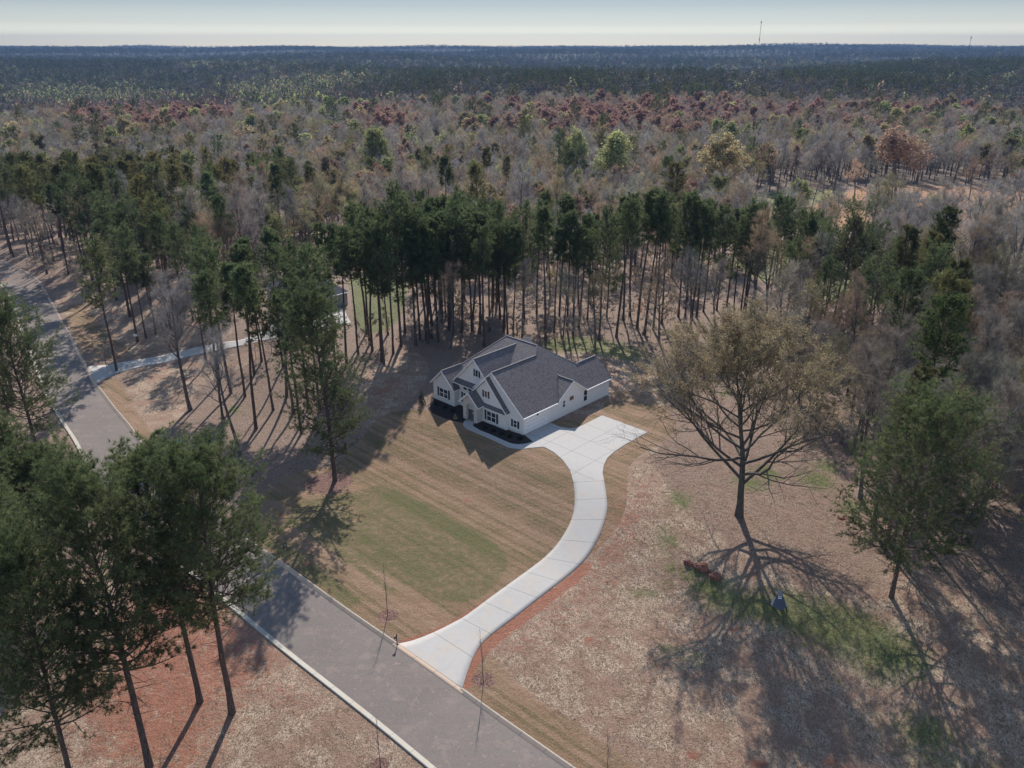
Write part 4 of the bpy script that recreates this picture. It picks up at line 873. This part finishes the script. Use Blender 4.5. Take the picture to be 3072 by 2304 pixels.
# ------------------------------------------------------------------ single trees, placed one by one
RGB = {'pine': lambda g: np.array([1, 1, 1]) * g.uniform(.75, 1.3) * [g.uniform(.95, 1.45), 1, g.uniform(.8, 1.1)],
       'bare': lambda g: np.array([1.02, 1.0, .95]) * g.uniform(.8, 1.3) * [g.uniform(.94, 1.10), 1, g.uniform(.88, 1.05)] * np.array([[1, 1, 1], [1, 1, 1], [1, 1, 1], [1.12, 1.08, .72], [1.2, .98, .80], [.85, .86, .9]])[g.integers(0, 6)]}
YG, GOLD, RED, ORG = np.array([.52, .53, .22]), np.array([.58, .47, .25]), np.array([.56, .32, .25]), np.array([.60, .40, .28])
PBm = [M['pine_bark']]; PCm = [M['pine_bark'], M['needles']]
def big_pine(px, py, top, cb, W, seed, label, lean=0, open_=.25, tone=.62, lod=0, **k):
    x, y = G(px, py); H = height_to(x, y, top)
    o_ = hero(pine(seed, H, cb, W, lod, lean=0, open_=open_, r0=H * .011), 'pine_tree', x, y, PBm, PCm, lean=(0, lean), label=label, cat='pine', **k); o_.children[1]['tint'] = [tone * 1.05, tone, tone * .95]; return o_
big_pine(448, 2300, 1490, .38, 7.0, 1, 'leftmost of the three near pines whose trunks stand on the red clay')
big_pine(600, 2105, 1425, .42, 6.6, 2, 'middle one of the three near pines standing on the red clay, with the thinnest trunk')
big_pine(696, 2137, 1395, .46, 6.4, 3, 'rightmost near pine on the red clay, its crown hiding the far kerb', open_=.1)
big_pine(190, 1760, 1400, .42, 6.4, 4, 'near pine beside the left edge of the street, below the hidden stretch of kerb')
big_pine(125, 1395, 955, .30, 7.8, 5, 'wide dark pine across the street at the left edge')
big_pine(20, 2060, 1500, .34, 7.4, 6, 'near dark pine cut by the left edge of the photo, above the lower left corner')
big_pine(1005, 1442, 900, .18, 8.4, 7, 'lone pine on the front lawn with its base in a ring of pine straw', open_=.55, tone=.8)
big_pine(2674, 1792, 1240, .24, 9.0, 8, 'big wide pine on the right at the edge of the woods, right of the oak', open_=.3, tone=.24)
big_pine(3200, 1790, 1350, .30, 6.5, 9, 'dark pine at the right edge of the photo beyond the big wide pine')
big_pine(3330, 2000, 1400, .35, 6.5, 10, 'pine beyond the lower right edge of the photo whose shadow falls over the yard')
big_pine(-60, 1620, 1050, .42, 5.5, 11, 'nearer of the pines at the left edge across the street')
big_pine(220, 2360, 1720, .30, 7.0, 12, 'near dark pine in the lower left corner, left of the three on the clay')
big_pine(90, 1780, 1330, .32, 6.8, 14, 'near dark pine at the left edge of the photo, below the wide dark pine')
for a_ in [(2510, 1000, 648, .42, 8.6, 21, 'largest round-crowned pine at the woods edge, upper right of the oak'), (2755, 1095, 785, .38, 7.8, 22, 'wide pine at the woods edge right of the largest round-crowned one'), (2590, 1140, 822, .34, 6.6, 23, 'yellow-green pine just below the largest round-crowned pine'), (2381, 925, 655, .46, 5.4, 24, 'full pine left of the largest round-crowned pine'), (2300, 905, 606, .50, 4.8, 25, 'tall pine with a layered flat top before the orange field'), (2232, 935, 628, .50, 5.0, 26, 'full pine with clustered trunks right above the oak crown'), (2460, 960, 700, .40, 5.2, 27, 'lower pine in the gap left of the largest round-crowned pine'), (2650, 1030, 760, .40, 5.6, 28, 'mid-sized pine between the two widest pines at the woods edge')]: big_pine(*a_, open_=.3, tone=.8, lod=1)
ox, oy = G(2217, 1547); oH = height_to(ox, oy, 985)
g_ = bare(31, oH, 0, 12.5, .22, spread=.12, leaf=14, leaf_size=.095, up=.075, topbias=1.0, r0=.46, nfac=1.5)
e = hero(g_, 'oak_tree', ox, oy, [M['oak_bark']], [M['oak_bark'], leafy('oak_twigs', False, (.09, .08, .07), (.19, .17, .15), 0, .9, .1), M['oak_buds']], label='wide spreading oak with ochre spring buds on its crown, right of the driveway', cat='oak')
def names_in(group, items, text):
    """items: list of (px, object); labels count from left to right in small groups"""
    items.sort(key=lambda t: t[0]); n = len(items)
    for i, (px, o) in enumerate(items):
        o['group'] = group
        if n > 45: o['label'] = text; continue
        if n == 1: o['label'] = text; continue
        s = 'th' if 10 <= (i + 1) % 100 <= 20 else {1: 'st', 2: 'nd', 3: 'rd'}.get((i + 1) % 10, 'th')
        o['label'] = text + (', leftmost' if i == 0 else ', rightmost' if i == n - 1 else ', %d%s from the left' % (i + 1, s))
def place_list(kind, cat, group, text, lst):
    it = []
    for a in lst:
        px, py, top = a[:3]; opt = a[3] if len(a) > 3 else {}
        x, y = G(px, py); H = min(height_to(x, y, top), 30) if top and 'oak' in group else min(height_to(x, y, top), (25.5 if 'back yard' in group and px < 1830 else 28.5) + rngs.uniform(-4, 1.5)) if top else None
        it.append((px, plant(kind, x, y, H=H, cat=cat, **opt)))
    names_in(group, it, text)
rngs = np.random.default_rng(11)
place_list('pine', 'pine', 'pines between the left driveway and the street', 'tall pine between the left driveway and the lawn', [(670, 1268, 790), (693, 1180, 740), (768, 1287, 800), (763, 1125, 735), (785, 1084, 720), (860, 1190, 760), (820, 1230, 860), (735, 1190, 800), (905, 1300, 880), (925, 1225, 800), (960, 1235, 760), (655, 1150, 760), (1040, 1092, 700), (1075, 1064, 690), (982, 1184, 730), (1010, 1135, 690), (850, 1100, 700)])
place_list('pine', 'pine', 'pines above the left driveway', 'pine on the brown ground above the left driveway', [(413, 1026, 700, dict(idx=5)), (438, 1014, 760), (467, 1003, 770), (390, 950, 640, dict(idx=7, wide=1.3)), (350, 900, 600, dict(idx=6)), (300, 880, 560, dict(idx=5)), (455, 935, 620, dict(idx=5)), (520, 930, 650), (580, 960, 690), (640, 990, 700), (600, 900, 640), (255, 820, 540, dict(idx=5))])
place_list('pine', 'pine', 'thin pines left of the white house', 'thin pine in the open row left of the white house', [(1109, 1035, 640), (1117, 1052, 630), (1145, 1085, 610), (1152, 1092, 650), (1204, 1039, 600), (1248, 1036, 575), (1260, 1019, 570), (1100, 1000, 620), (1180, 1060, 600), (1215, 1000, 590)])
st1 = [(a, b, 300) for a, b in zip(rngs.uniform(1275, 1515, 44), 890 + 150 * rngs.uniform(0, 1, 44) ** .8)]
st1 = [(a, b, proj(*G(a, b), float(hz(*G(a, b))) + rngs.uniform(20, 26.5))[1]) for a, b, _ in st1]
place_list('pine', 'pine', 'pines in the dense stand behind the white house', 'pine in the dense stand behind the white house', st1)
place_list('pine', 'pine', 'pines in the row behind the back yard', 'tall pine in the row behind the back yard', [(1523, 999, 590), (1540, 985, 580), (1573, 960, 600), (1637, 1022, 625), (1662, 1003, 600), (1678, 967, 590), (1700, 985, 610), (1719, 1004, 625), (1736, 982, 620), (1762, 960, 625), (1798, 1020, 660), (1849, 1011, 590), (1870, 960, 580), (1890, 948, 578), (1911, 985, 575), (1933, 1004, 582), (1960, 989, 590), (1985, 970, 600), (2035, 951, 600), (2055, 967, 590), (2075, 955, 605), (2089, 953, 615), (2110, 935, 640), (1610, 940, 610), (1820, 950, 620)])
place_list('pine', 'pine', 'pines at the woods edge behind the oak', 'full-crowned pine at the woods edge behind the oak', [(2200, 945, 680), (2223, 932, 630), (2236, 936, 640), (2262, 930, 650), (2333, 880, 606), (2400, 930, 668), (2440, 955, 730, dict(idx=5)), (2540, 960, 690, dict(idx=6)), (2740, 1080, 790, dict(idx=6)), (2690, 1030, 760, dict(idx=5)), (2350, 990, 740, dict(idx=7)), (2460, 1050, 800, dict(idx=7)), (2310, 890, 640, dict(idx=6)), (2365, 900, 650, dict(idx=5)), (2420, 900, 655, dict(idx=7)), (2560, 990, 700, dict(idx=7)), (2640, 1010, 760, dict(idx=6)), (2610, 940, 680, dict(idx=5)), (2780, 1120, 830, dict(idx=7)), (2180, 920, 640), (2150, 930, 625), (2480, 930, 700, dict(idx=6))])
place_list('bare', 'bare tree', 'leafless trees by the left driveway', 'leafless tree beside the left driveway', [(572, 1230, 830, dict(idx=1)), (512, 986, 800, dict(idx=4, wide=1.3)), (500, 980, 810, dict(idx=2)), (725, 1395, 1000, dict(idx=5)), (620, 1090, 800), (880, 1240, 930, dict(idx=3))])
place_list('bare', 'bare tree', 'big leafless trees at the orange field', 'big leafless tree standing before the orange field on the right', [(2650, 850, 460, dict(idx=2, wide=1.25)), (2790, 860, 480, dict(idx=0, wide=1.2)), (2900, 900, 520, dict(idx=2, wide=1.2)), (3010, 850, 450, dict(idx=4, wide=1.2)), (2720, 900, 600), (2990, 980, 560, dict(idx=0)), (2330, 598, 420, dict(idx=3)), (2425, 588, 430), (2500, 580, 390, dict(idx=2, wide=1.3)), (2470, 580, 400)])
for px, py, top, tc, ix, wd, lab in [(1815, 625, 366, YG * 1.25, 2, 1.5, 'bright yellow-green tree rising above the leafless woods, the largest of that colour'), (1722, 600, 382, YG, 3, .8, 'slim pale yellow-green tree just left of the largest yellow-green one'), (2130, 640, 405, GOLD, 1, 1.35, 'golden budding tree with a rounded crown right of the centre'), (2165, 520, 345, YG * .9, 2, 1.3, 'soft green conical tree behind the golden budding tree'), (2685, 590, 375, ORG, 3, 1.4, 'round salmon-orange tree at the far end of the orange field'), (1140, 580, 368, YG * .8, 0, 1.0, 'tall olive-green budding tree with a dark trunk left of the centre'), (1325, 520, 395, YG, 3, .9, 'small yellow-green tree at the gap in the woods left of the far sheds'), (1425, 500, 385, YG * .8, 2, .8, 'pale green tree just left of the far white sheds'), (585, 520, 388, YG, 2, .8, 'slim pale yellow tree above the pines on the left'), (460, 400, 325, YG * 1.2, 0, 1.0, 'small bright yellow-green tree at the foot of the orange-red trees on the left')]:
    x, y = G(px, py); plant('bud', x, y, H=height_to(x, y, top), idx=ix, tint=tc, wide=wd, label=lab, cat='budding tree', group='trees in spring colour')
x, y = G(1672, 610); plant('pine', x, y, H=height_to(x, y, 398), idx=6, label='single dark pine among the leafless woods left of the yellow-green tree', cat='pine')
for px, py, top, lab in [(1163, 1849, 1690, 'leafless sapling in a ring of pine straw left of the driveway mouth'), (1450, 2048, 1880, 'leafless sapling in a ring of pine straw right of the driveway mouth'), (1141, 2300, 2150, 'leafless sapling across the street at the bottom of the photo'), (1823, 2320, 2190, 'thin leafless sapling at the bottom edge right of the street'), (295, 1090, 1000, 'thin leafless sapling by the mouth of the left driveway')]:
    x, y = G(px, py); plant('sap', x, y, H=height_to(x, y, top), label=lab, cat='sapling', group='young street trees', wide=.8)
# white notice on the pine above the left driveway
x, y = G(413, 1026); m = MB(); m.box(-.4, .4, -.04, .0, -.25, .25); o = m.build('notice_board', TR); o.location = (x - .05, y - .38, float(hz(x, y)) + 1.7); tag(o, 'small white board fixed to the big pine above the left driveway', 'board')

# ------------------------------------------------------------------ the woods: single trees near, one mass farther off
lot = pw([(1100, 1120), (1180, 1095), (1270, 1085), (1500, 1085), (1600, 1060), (1700, 1072), (1850, 1060), (1960, 1025), (2080, 1010), (2200, 1060), (2420, 1300), (2520, 1400), (2600, 1560), (2640, 1700), (2850, 1790), (3100, 1830), (3600, 2600), (-2500, 2600), (-1200, 1700), (-100, 1500), (300, 1140), (500, 1080), (650, 1050), (700, 1120), (560, 1230), (500, 1350), (700, 1500), (900, 1420)])
glot = pw([(560, 1080), (640, 1000), (760, 930), (820, 860), (900, 800), (1050, 790), (1200, 800), (1240, 860), (1220, 960), (1150, 1010), (1060, 1030), (800, 1060)])
gl2 = pw([(140, 860), (400, 860), (640, 960), (700, 1040), (420, 1090), (260, 1110)])
f1 = pw([(2140, 655), (2240, 600), (2420, 560), (2560, 556), (2620, 548), (2800, 556), (3300, 570), (3300, 800), (2900, 760), (2700, 700), (2450, 690), (2250, 700)])
f2 = pw([(2120, 700), (2300, 690), (2700, 690), (3300, 700), (3300, 960), (2900, 980), (2600, 960), (2400, 870), (2200, 850)])
f3 = pw([(1280, 445), (1900, 445), (1950, 468), (1700, 475), (1250, 472)])
def inside(poly, x, y):
    c = np.zeros(x.shape, bool)
    for (x0, y0), (x1, y1) in zip(poly, np.roll(poly, -1, 0)): c ^= ((y0 > y) != (y1 > y)) & (x < (x1 - x0) * (y - y0) / (y1 - y0 + 1e-12) + x0)
    return c
def road_near(x, y):
    Nn = normals2(path); c = path - Nn * RW / 2; return np.array([np.min(np.hypot(c[:, 0] - a, c[:, 1] - b)) < RW / 2 + 2.5 for a, b in zip(x, y)])
def clear(x, y):
    b = inside(lot, x, y) | inside(glot, x, y) | inside(gl2, x, y)
    b |= (inside(f1, x, y) & (rngs.uniform(size=len(x)) > .04)) | (inside(f2, x, y) & (rngs.uniform(size=len(x)) > .30)) | (inside(f3, x, y) & (rngs.uniform(size=len(x)) > .2))
    return ~(b | road_near(x, y))
def jitter_grid(x0, x1, y0, y1, st):
    a, b = np.meshgrid(np.arange(x0, x1, st), np.arange(y0, y1, st)); n = a.size
    return a.ravel() + rngs.uniform(-.5, .5, n) * st, b.ravel() + rngs.uniform(-.5, .5, n) * st
x, y = jitter_grid(-340, 360, 82, 440, 7.4)
x2, y2 = jitter_grid(35, 125, 80, 165, 6.0); x = np.concatenate([x, x2]); y = np.concatenate([y, y2])
z = hz(x, y); px, py = proj(x, y, z + 10); ok = (px > -250) & (px < 3330) & (y > 80) & ((y > 150) | (px > 2350) | (px < 350)); x, y = x[ok], y[ok]
ok = clear(x, y); x, y = x[ok], y[ok]
taken = np.array([[o.location.x, o.location.y] for o in S.objects if o.parent is None and o.name.startswith(('pine_tree', 'bare_tree', 'oak_tree', 'budding_tree'))])
ok = np.array([np.min(np.hypot(taken[:, 0] - a, taken[:, 1] - b)) > 3.2 for a, b in zip(x, y)]); x, y = x[ok], y[ok]
z = hz(x, y); px, py = proj(x, y, z); pc = proj(x, y, z + 18)[1]; d = np.hypot(x, y)
u = rngs.uniform(size=len(x)); u2 = rngs.uniform(size=len(x))
kind = np.full(len(x), 'bare', object)
pl = ((px < 560) & (y < 330) & (u < .60)) | ((px >= 560) & (px < 900) & (y < 300) & (u < .40)) | ((px >= 900) & (px < 1300) & (y < 200) & (u < .15)) | ((px > 2350) & (px < 2850) & (y < 240) & (u < .16)) | (u < .02)
kind[pl] = 'pine'; kind[~pl & (u2 < .13) & (y > 215)] = 'bud'
drop = (kind == 'bare') & (((px > 1250) & (px < 2200) & (y > 160) & (y < 205) & (u < .8)) | ((px > 2150) & (px < 2850) & (py > 850) & (py < 1180) & (u < .62)))
keep_ = ~drop; x, y, px, py, pc, d, u, u2, kind = x[keep_], y[keep_], px[keep_], py[keep_], pc[keep_], d[keep_], u[keep_], u2[keep_], kind[keep_]
order = np.argsort(d); woods = []; groups = {}; cnt = {'pine': 0, 'bare': 0, 'bud': 0}
have = {'pine': sum(1 for o in S.objects if o.parent is None and o.name.startswith('pine_tree')), 'bare': 18, 'bud': 10}
for i in order:
    kd = kind[i]; vis = -60 < px[i] < 3130
    if kd == 'bud': tc = [YG * .8, GOLD * .8, YG * .6, ORG * .8, GOLD * .6, RED * .8][int(u[i] * 977) % 6] * rngs.uniform(.7, 1.15)
    else: tc = RGB[kd](rngs)
    if px[i] > 2300 and y[i] < 165: tc = tc * .72
    if vis and cnt[kd] + have[kd] < {'pine': 292, 'bare': 292, 'bud': 150}[kd]:
        cnt[kd] += 1
        near_r = px[i] > 2350 and y[i] < 165
        side = [t_ for l_, t_ in ((150, 'at the left edge'), (400, 'beyond the street bend'), (700, 'left of the grey house'), (1000, 'behind the grey house'), (1300, 'right of the grey house'), (1560, 'behind the dense pine stand'), (1850, 'behind the back yard'), (2150, 'behind the tall row'), (2450, 'behind the oak'), (2750, 'left of the right edge'), (9999, 'at the right edge')) if px[i] < l_][0]
        H = rngs.uniform(14, 21) if near_r and kd == 'bare' else rngs.uniform(15, 20) if kd == 'bare' and y[i] < 250 and 900 < px[i] < 2150 else None
        o = plant(kd, x[i], y[i], H=H, tint=tc, cat={'pine': 'pine', 'bare': 'bare tree', 'bud': 'budding tree'}[kd])
        band = 'at the woods edge' if y[i] < 125 else 'in the near woods' if y[i] < 165 else 'in the woods' if y[i] < 215 else 'deep in the woods' if y[i] < 290 else 'far back in the woods'
        groups.setdefault((kd, band, side), []).append((float(px[i]), o))
    else: woods.append((x[i], y[i], kd, tc, 1.0, 1.0))
for (kd, band, side), it in groups.items():
    nm = {'pine': 'green pine', 'bare': 'grey bare tree', 'bud': 'budding tree'}[kd]
    names_in('%ss %s %s' % (nm, band, side), it, '%s %s, %s' % (nm, band, side))
# mass: rows that widen with distance
dd = 440.0; xs, ys, sw = [], [], []
while dd < 8600:
    lat = 7.5 + dd / 300; n = int(dd * 1.62 / lat) + 8; a = (np.arange(n) - n / 2) * lat + rngs.uniform(-.5, .5, n) * lat
    xs.append(a); ys.append(dd + rngs.uniform(-.5, .5, n) * max(7.5, dd / 75)); sw.append(np.full(n, lat / 8.0)); dd += max(7.5, dd / 75)
xs, ys, sw = np.concatenate(xs), np.concatenate(ys), np.concatenate(sw); ok = clear(xs, ys) if False else ~(inside(f1, xs, ys) | (inside(f3, xs, ys) & (rngs.uniform(size=len(xs)) > .2))); xs, ys, sw = xs[ok], ys[ok], sw[ok]
zs = hz(xs, ys); qx, qy = proj(xs, ys, zs + 18); r = rngs.uniform(size=len(xs))
patch = .5 + .5 * np.sin(xs * .021 + 2 * np.sin(ys * .009)) * np.sin(ys * .013 + 1.7 * np.sin(xs * .011)); patch = patch + rngs.normal(size=len(xs)) * .12
G_ = lambda v, c, s: np.exp(-((v - c) / s) ** 2)
pr_p = np.interp(qy, [140, 160, 185, 245, 290, 320], [.85, .78, .50, .34, .12, .04])
pr_p = np.clip(pr_p + .5 * G_(qy, 215, 40) * (qx < 520) + .45 * G_(qy, 230, 28) * G_(qx, 1650, 420) + .45 * G_(qy, 240, 22) * G_(qx, 2500, 320) + .3 * G_(qy, 200, 15) * (qx > 2600) - .4 * (G_(qy, 235, 35) * G_(qx, 2250, 130) + G_(qy, 240, 30) * G_(qx, 900, 200)) + (patch - .5) * 1.1 * np.clip((300 - qy) / 60, 0, 1), 0.01, .97)
pr_y = .035 + 1.3 * G_(qy, 275, 26) * (G_(qx, 230, 230) + G_(qx, 830, 120)) * (.4 + patch) + .55 * G_(qy, 187, 15) * (G_(qx, 750, 260) + G_(qx, 2450, 240)) * (.3 + patch) + .8 * G_(qy, 232, 18) * G_(qx, 1000, 150) + .03 * (qy < 250)
pr_r = .015 + .95 * G_(qy, 330, 32) * (G_(qx, 420, 200) + .9 * G_(qx, 1850, 330) + .6 * G_(qx, 1130, 80) + .35 * G_(qx, 2650, 300)) * (.35 + patch)
for i in range(len(xs)):
    if r[i] < pr_p[i]: kd, tc = 'pine', RGB['pine'](rngs) * (.8 if ys[i] < 800 else .62)
    elif r[i] < pr_p[i] + (1 - pr_p[i]) * pr_y[i]: kd, tc = 'bud', (YG if rngs.uniform() < .75 else GOLD) * rngs.uniform(.75, 1.3)
    elif r[i] < pr_p[i] + (1 - pr_p[i]) * (pr_y[i] + pr_r[i]): kd, tc = 'bud', (RED if rngs.uniform() < .55 else ORG) * rngs.uniform(.6, 1.05)
    else: kd = 'bare'; kr = min(1, pr_r[i] * 1.3); ky = min(1, pr_y[i] * 1.2); tc = RGB['bare'](rngs) * (1 - kr * .8 - ky * .6 * (1 - kr)) * (.8 if ys[i] > 800 else 1.0) + np.array([1.6, .95, .80]) * kr * .8 + np.array([1.5, 1.55, .7]) * ky * .6 * (1 - kr)
    woods.append((xs[i], ys[i], kd, tc, sw[i], rngs.uniform(.85, 1.15)))
def scatter(name, rows, cat=None):
    """one object of countless trees: points that carry which shape, size, turn and colour"""
    P = np.array([[a, b, float(0)] for a, b, *_ in rows]); P[:, 2] = hz(P[:, 0], P[:, 1]); n = len(P)
    me = bpy.data.meshes.new(name); me.vertices.add(n); me.vertices.foreach_set('co', P.astype(np.float32).ravel())
    idx = np.array([r_[2] for r_ in rows], np.int32); sc = np.array([r_[4] for r_ in rows], np.float32); tn = np.array([list(r_[3]) + [1] for r_ in rows], np.float32)
    a = me.attributes.new('shape', 'INT', 'POINT'); a.data.foreach_set('value', idx)
    a = me.attributes.new('size', 'FLOAT_VECTOR', 'POINT'); a.data.foreach_set('vector', sc.ravel())
    a = me.attributes.new('turn', 'FLOAT_VECTOR', 'POINT'); tr_ = np.zeros((n, 3), np.float32); tr_[:, 2] = rngs.uniform(0, 6.28, n); a.data.foreach_set('vector', tr_.ravel())
    a = me.attributes.new('tint', 'FLOAT_COLOR', 'POINT'); a.data.foreach_set('color', tn.ravel())
    o = link(name, me, kind='stuff'); md = o.modifiers.new('scatter', 'NODES'); g = bpy.data.node_groups.new(name + '_nodes', 'GeometryNodeTree'); md.node_group = g
    g.interface.new_socket('Geometry', in_out='INPUT', socket_type='NodeSocketGeometry'); g.interface.new_socket('Geometry', in_out='OUTPUT', socket_type='NodeSocketGeometry')
    gi = g.nodes.new('NodeGroupInput'); go = g.nodes.new('NodeGroupOutput'); ci = g.nodes.new('GeometryNodeCollectionInfo'); ci.inputs['Collection'].default_value = WOODS
    ci.inputs['Separate Children'].default_value = True; ci.inputs['Reset Children'].default_value = True
    ip = g.nodes.new('GeometryNodeInstanceOnPoints'); ip.inputs['Pick Instance'].default_value = True
    def na(nm, t):
        x_ = g.nodes.new('GeometryNodeInputNamedAttribute'); x_.data_type = t; x_.inputs['Name'].default_value = nm; return [s for s in x_.outputs if s.enabled and s.name == 'Attribute'][0]
    m2p = g.nodes.new('GeometryNodeMeshToPoints')
    g.links.new(gi.outputs[0], m2p.inputs[0]); g.links.new(m2p.outputs[0], ip.inputs['Points']); g.links.new(ci.outputs[0], ip.inputs['Instance'])
    g.links.new(na('shape', 'INT'), ip.inputs['Instance Index']); g.links.new(na('turn', 'FLOAT_VECTOR'), ip.inputs['Rotation']); g.links.new(na('size', 'FLOAT_VECTOR'), ip.inputs['Scale'])
    g.links.new(ip.outputs[0], go.inputs[0]); return o
rows = []
for (a, b, kd, tc, wd, hh) in woods:
    dist = math.hypot(a, b)
    if dist < 800: s_id = {'pine': rngs.integers(0, 3), 'bare': rngs.integers(3, 7), 'bud': rngs.integers(7, 10)}[kd]
    else: s_id = {'pine': rngs.integers(10, 13), 'bare': rngs.integers(13, 16), 'bud': rngs.integers(16, 19)}[kd]
    w1 = max(1.0, wd) * rngs.uniform(.85, 1.2); rows.append((a, b, int(s_id), tc, (w1, w1, hh * rngs.uniform(.85, 1.15) * (1.0 if kd != 'pine' else .95))))
print('woodland', len(rows), 'single', cnt)
scatter('woodland', rows)
# dry grass blades on the open yards
def blades(name, n, polys, ln, w_, mat, cond=None):
    bb = np.concatenate(polys); X0, Y0 = bb.min(0); X1, Y1 = bb.max(0); Y1 = min(Y1, 150); X0 = max(X0, -60); X1 = min(X1, 70); Y0 = max(Y0, 42)
    a = rngs.uniform(X0, X1, n * 4); b = Y0 + (Y1 - Y0) * rngs.uniform(0, 1, n * 4) ** 1.3; ok = np.zeros(len(a), bool)
    for p_ in polys: ok |= inside(p_, a, b)
    cl = np.sin(a * 1.7 + 2 * np.sin(b * .9)) * np.sin(b * 1.3 + 1.5 * np.sin(a * .8)) + .5 * np.sin(a * 4.1 + b * 3.3); ok &= cl + rngs.normal(size=len(a)) * .5 > .1
    ok &= ~road_near(a, b); a, b = a[ok][:n], b[ok][:n]; m_ = len(a)
    p = np.stack([a, b, hz(a, b) - .01], -1); d = unit(rngs.normal(size=(m_, 3)) * [1, 1, .25] + [0, 0, .55]) * (ln * rngs.uniform(.5, 1.3, m_))[:, None]
    V, Fc = slivers(p, d, w_ * rngs.uniform(.6, 1.4, m_), rngs); return link(name, mesh_np(name, V, [Fc], [mat]), kind='stuff')
yard = pw([(1510, 1990), (1640, 1860), (1790, 1690), (1850, 1600), (1890, 1500), (1892, 1410), (2000, 1330), (2250, 1300), (2450, 1400), (2600, 1520), (2700, 1700), (3000, 1830), (3200, 1950), (3300, 2500), (2000, 2500), (1640, 2130)])
yard2 = pw([(700, 1900), (1180, 2304), (1250, 2500), (100, 2500), (200, 1900), (560, 1780)])
k = N('dry_grass'); gN = k.noise(k.coord('World'), 1.1, 4, .7); gM = k.n('TexWhiteNoise', noise_dimensions='3D'); vm = k.n('VectorMath', operation='SNAP'); k.l(k.coord('World'), vm.inputs[0]); vm.inputs[1].default_value = (.3, .3, 5); k.l(vm.outputs[0], gM.inputs['Vector'])
dg = k.mix(gM.outputs[0], k.mix(k.ramp(gN, [(.45, 0.), (.55, 1.)]), (.52, .40, .28), (.42, .27, .19)), (.24, .165, .105)); dg = k.mix(k.ramp(gN, [(.60, 0.), (.68, .7)]), dg, (.14, .16, .06)); k.out(dg, rough=.9)
blades('dry_grass', 150000, [yard, yard2], .20, .035, k.m)
# thin brush under the trees
bx_, by_ = jitter_grid(-150, 170, 84, 260, 2.6); pxb, pyb = proj(bx_, by_, hz(bx_, by_)); ok = (pxb > -100) & (pxb < 3200) & ((by_ > 148) | (pxb > 2380)); bx_, by_ = bx_[ok], by_[ok]; ok = clear(bx_, by_) & (rngs.uniform(size=len(bx_)) < .22); bx_, by_ = bx_[ok], by_[ok]
scatter('undergrowth', [(a, b, int(rngs.integers(19, 21)), RGB['bare'](rngs) * rngs.uniform(.8, 1.2), (rngs.uniform(.7, 1.4),) * 2 + (rngs.uniform(.5, 1.25),)) for a, b in zip(bx_, by_)])
print('brush', len(bx_))

# ------------------------------------------------------------------ haze
if HAZE_DENSITY:
    m = MB(); m.box(-9600, 9600, -500, 9800, -60, 175); k = bpy.data.materials.new('haze'); k.use_nodes = True; t = k.node_tree; t.nodes.remove(t.nodes['Principled BSDF'])
    v = t.nodes.new('ShaderNodeVolumePrincipled'); v.inputs['Color'].default_value = (.10, .18, .34, 1); v.inputs['Density'].default_value = HAZE_DENSITY; v.inputs['Anisotropy'].default_value = .2
    t.links.new(v.outputs[0], t.nodes['Material Output'].inputs['Volume']); m.build('haze', k, kind='stuff')
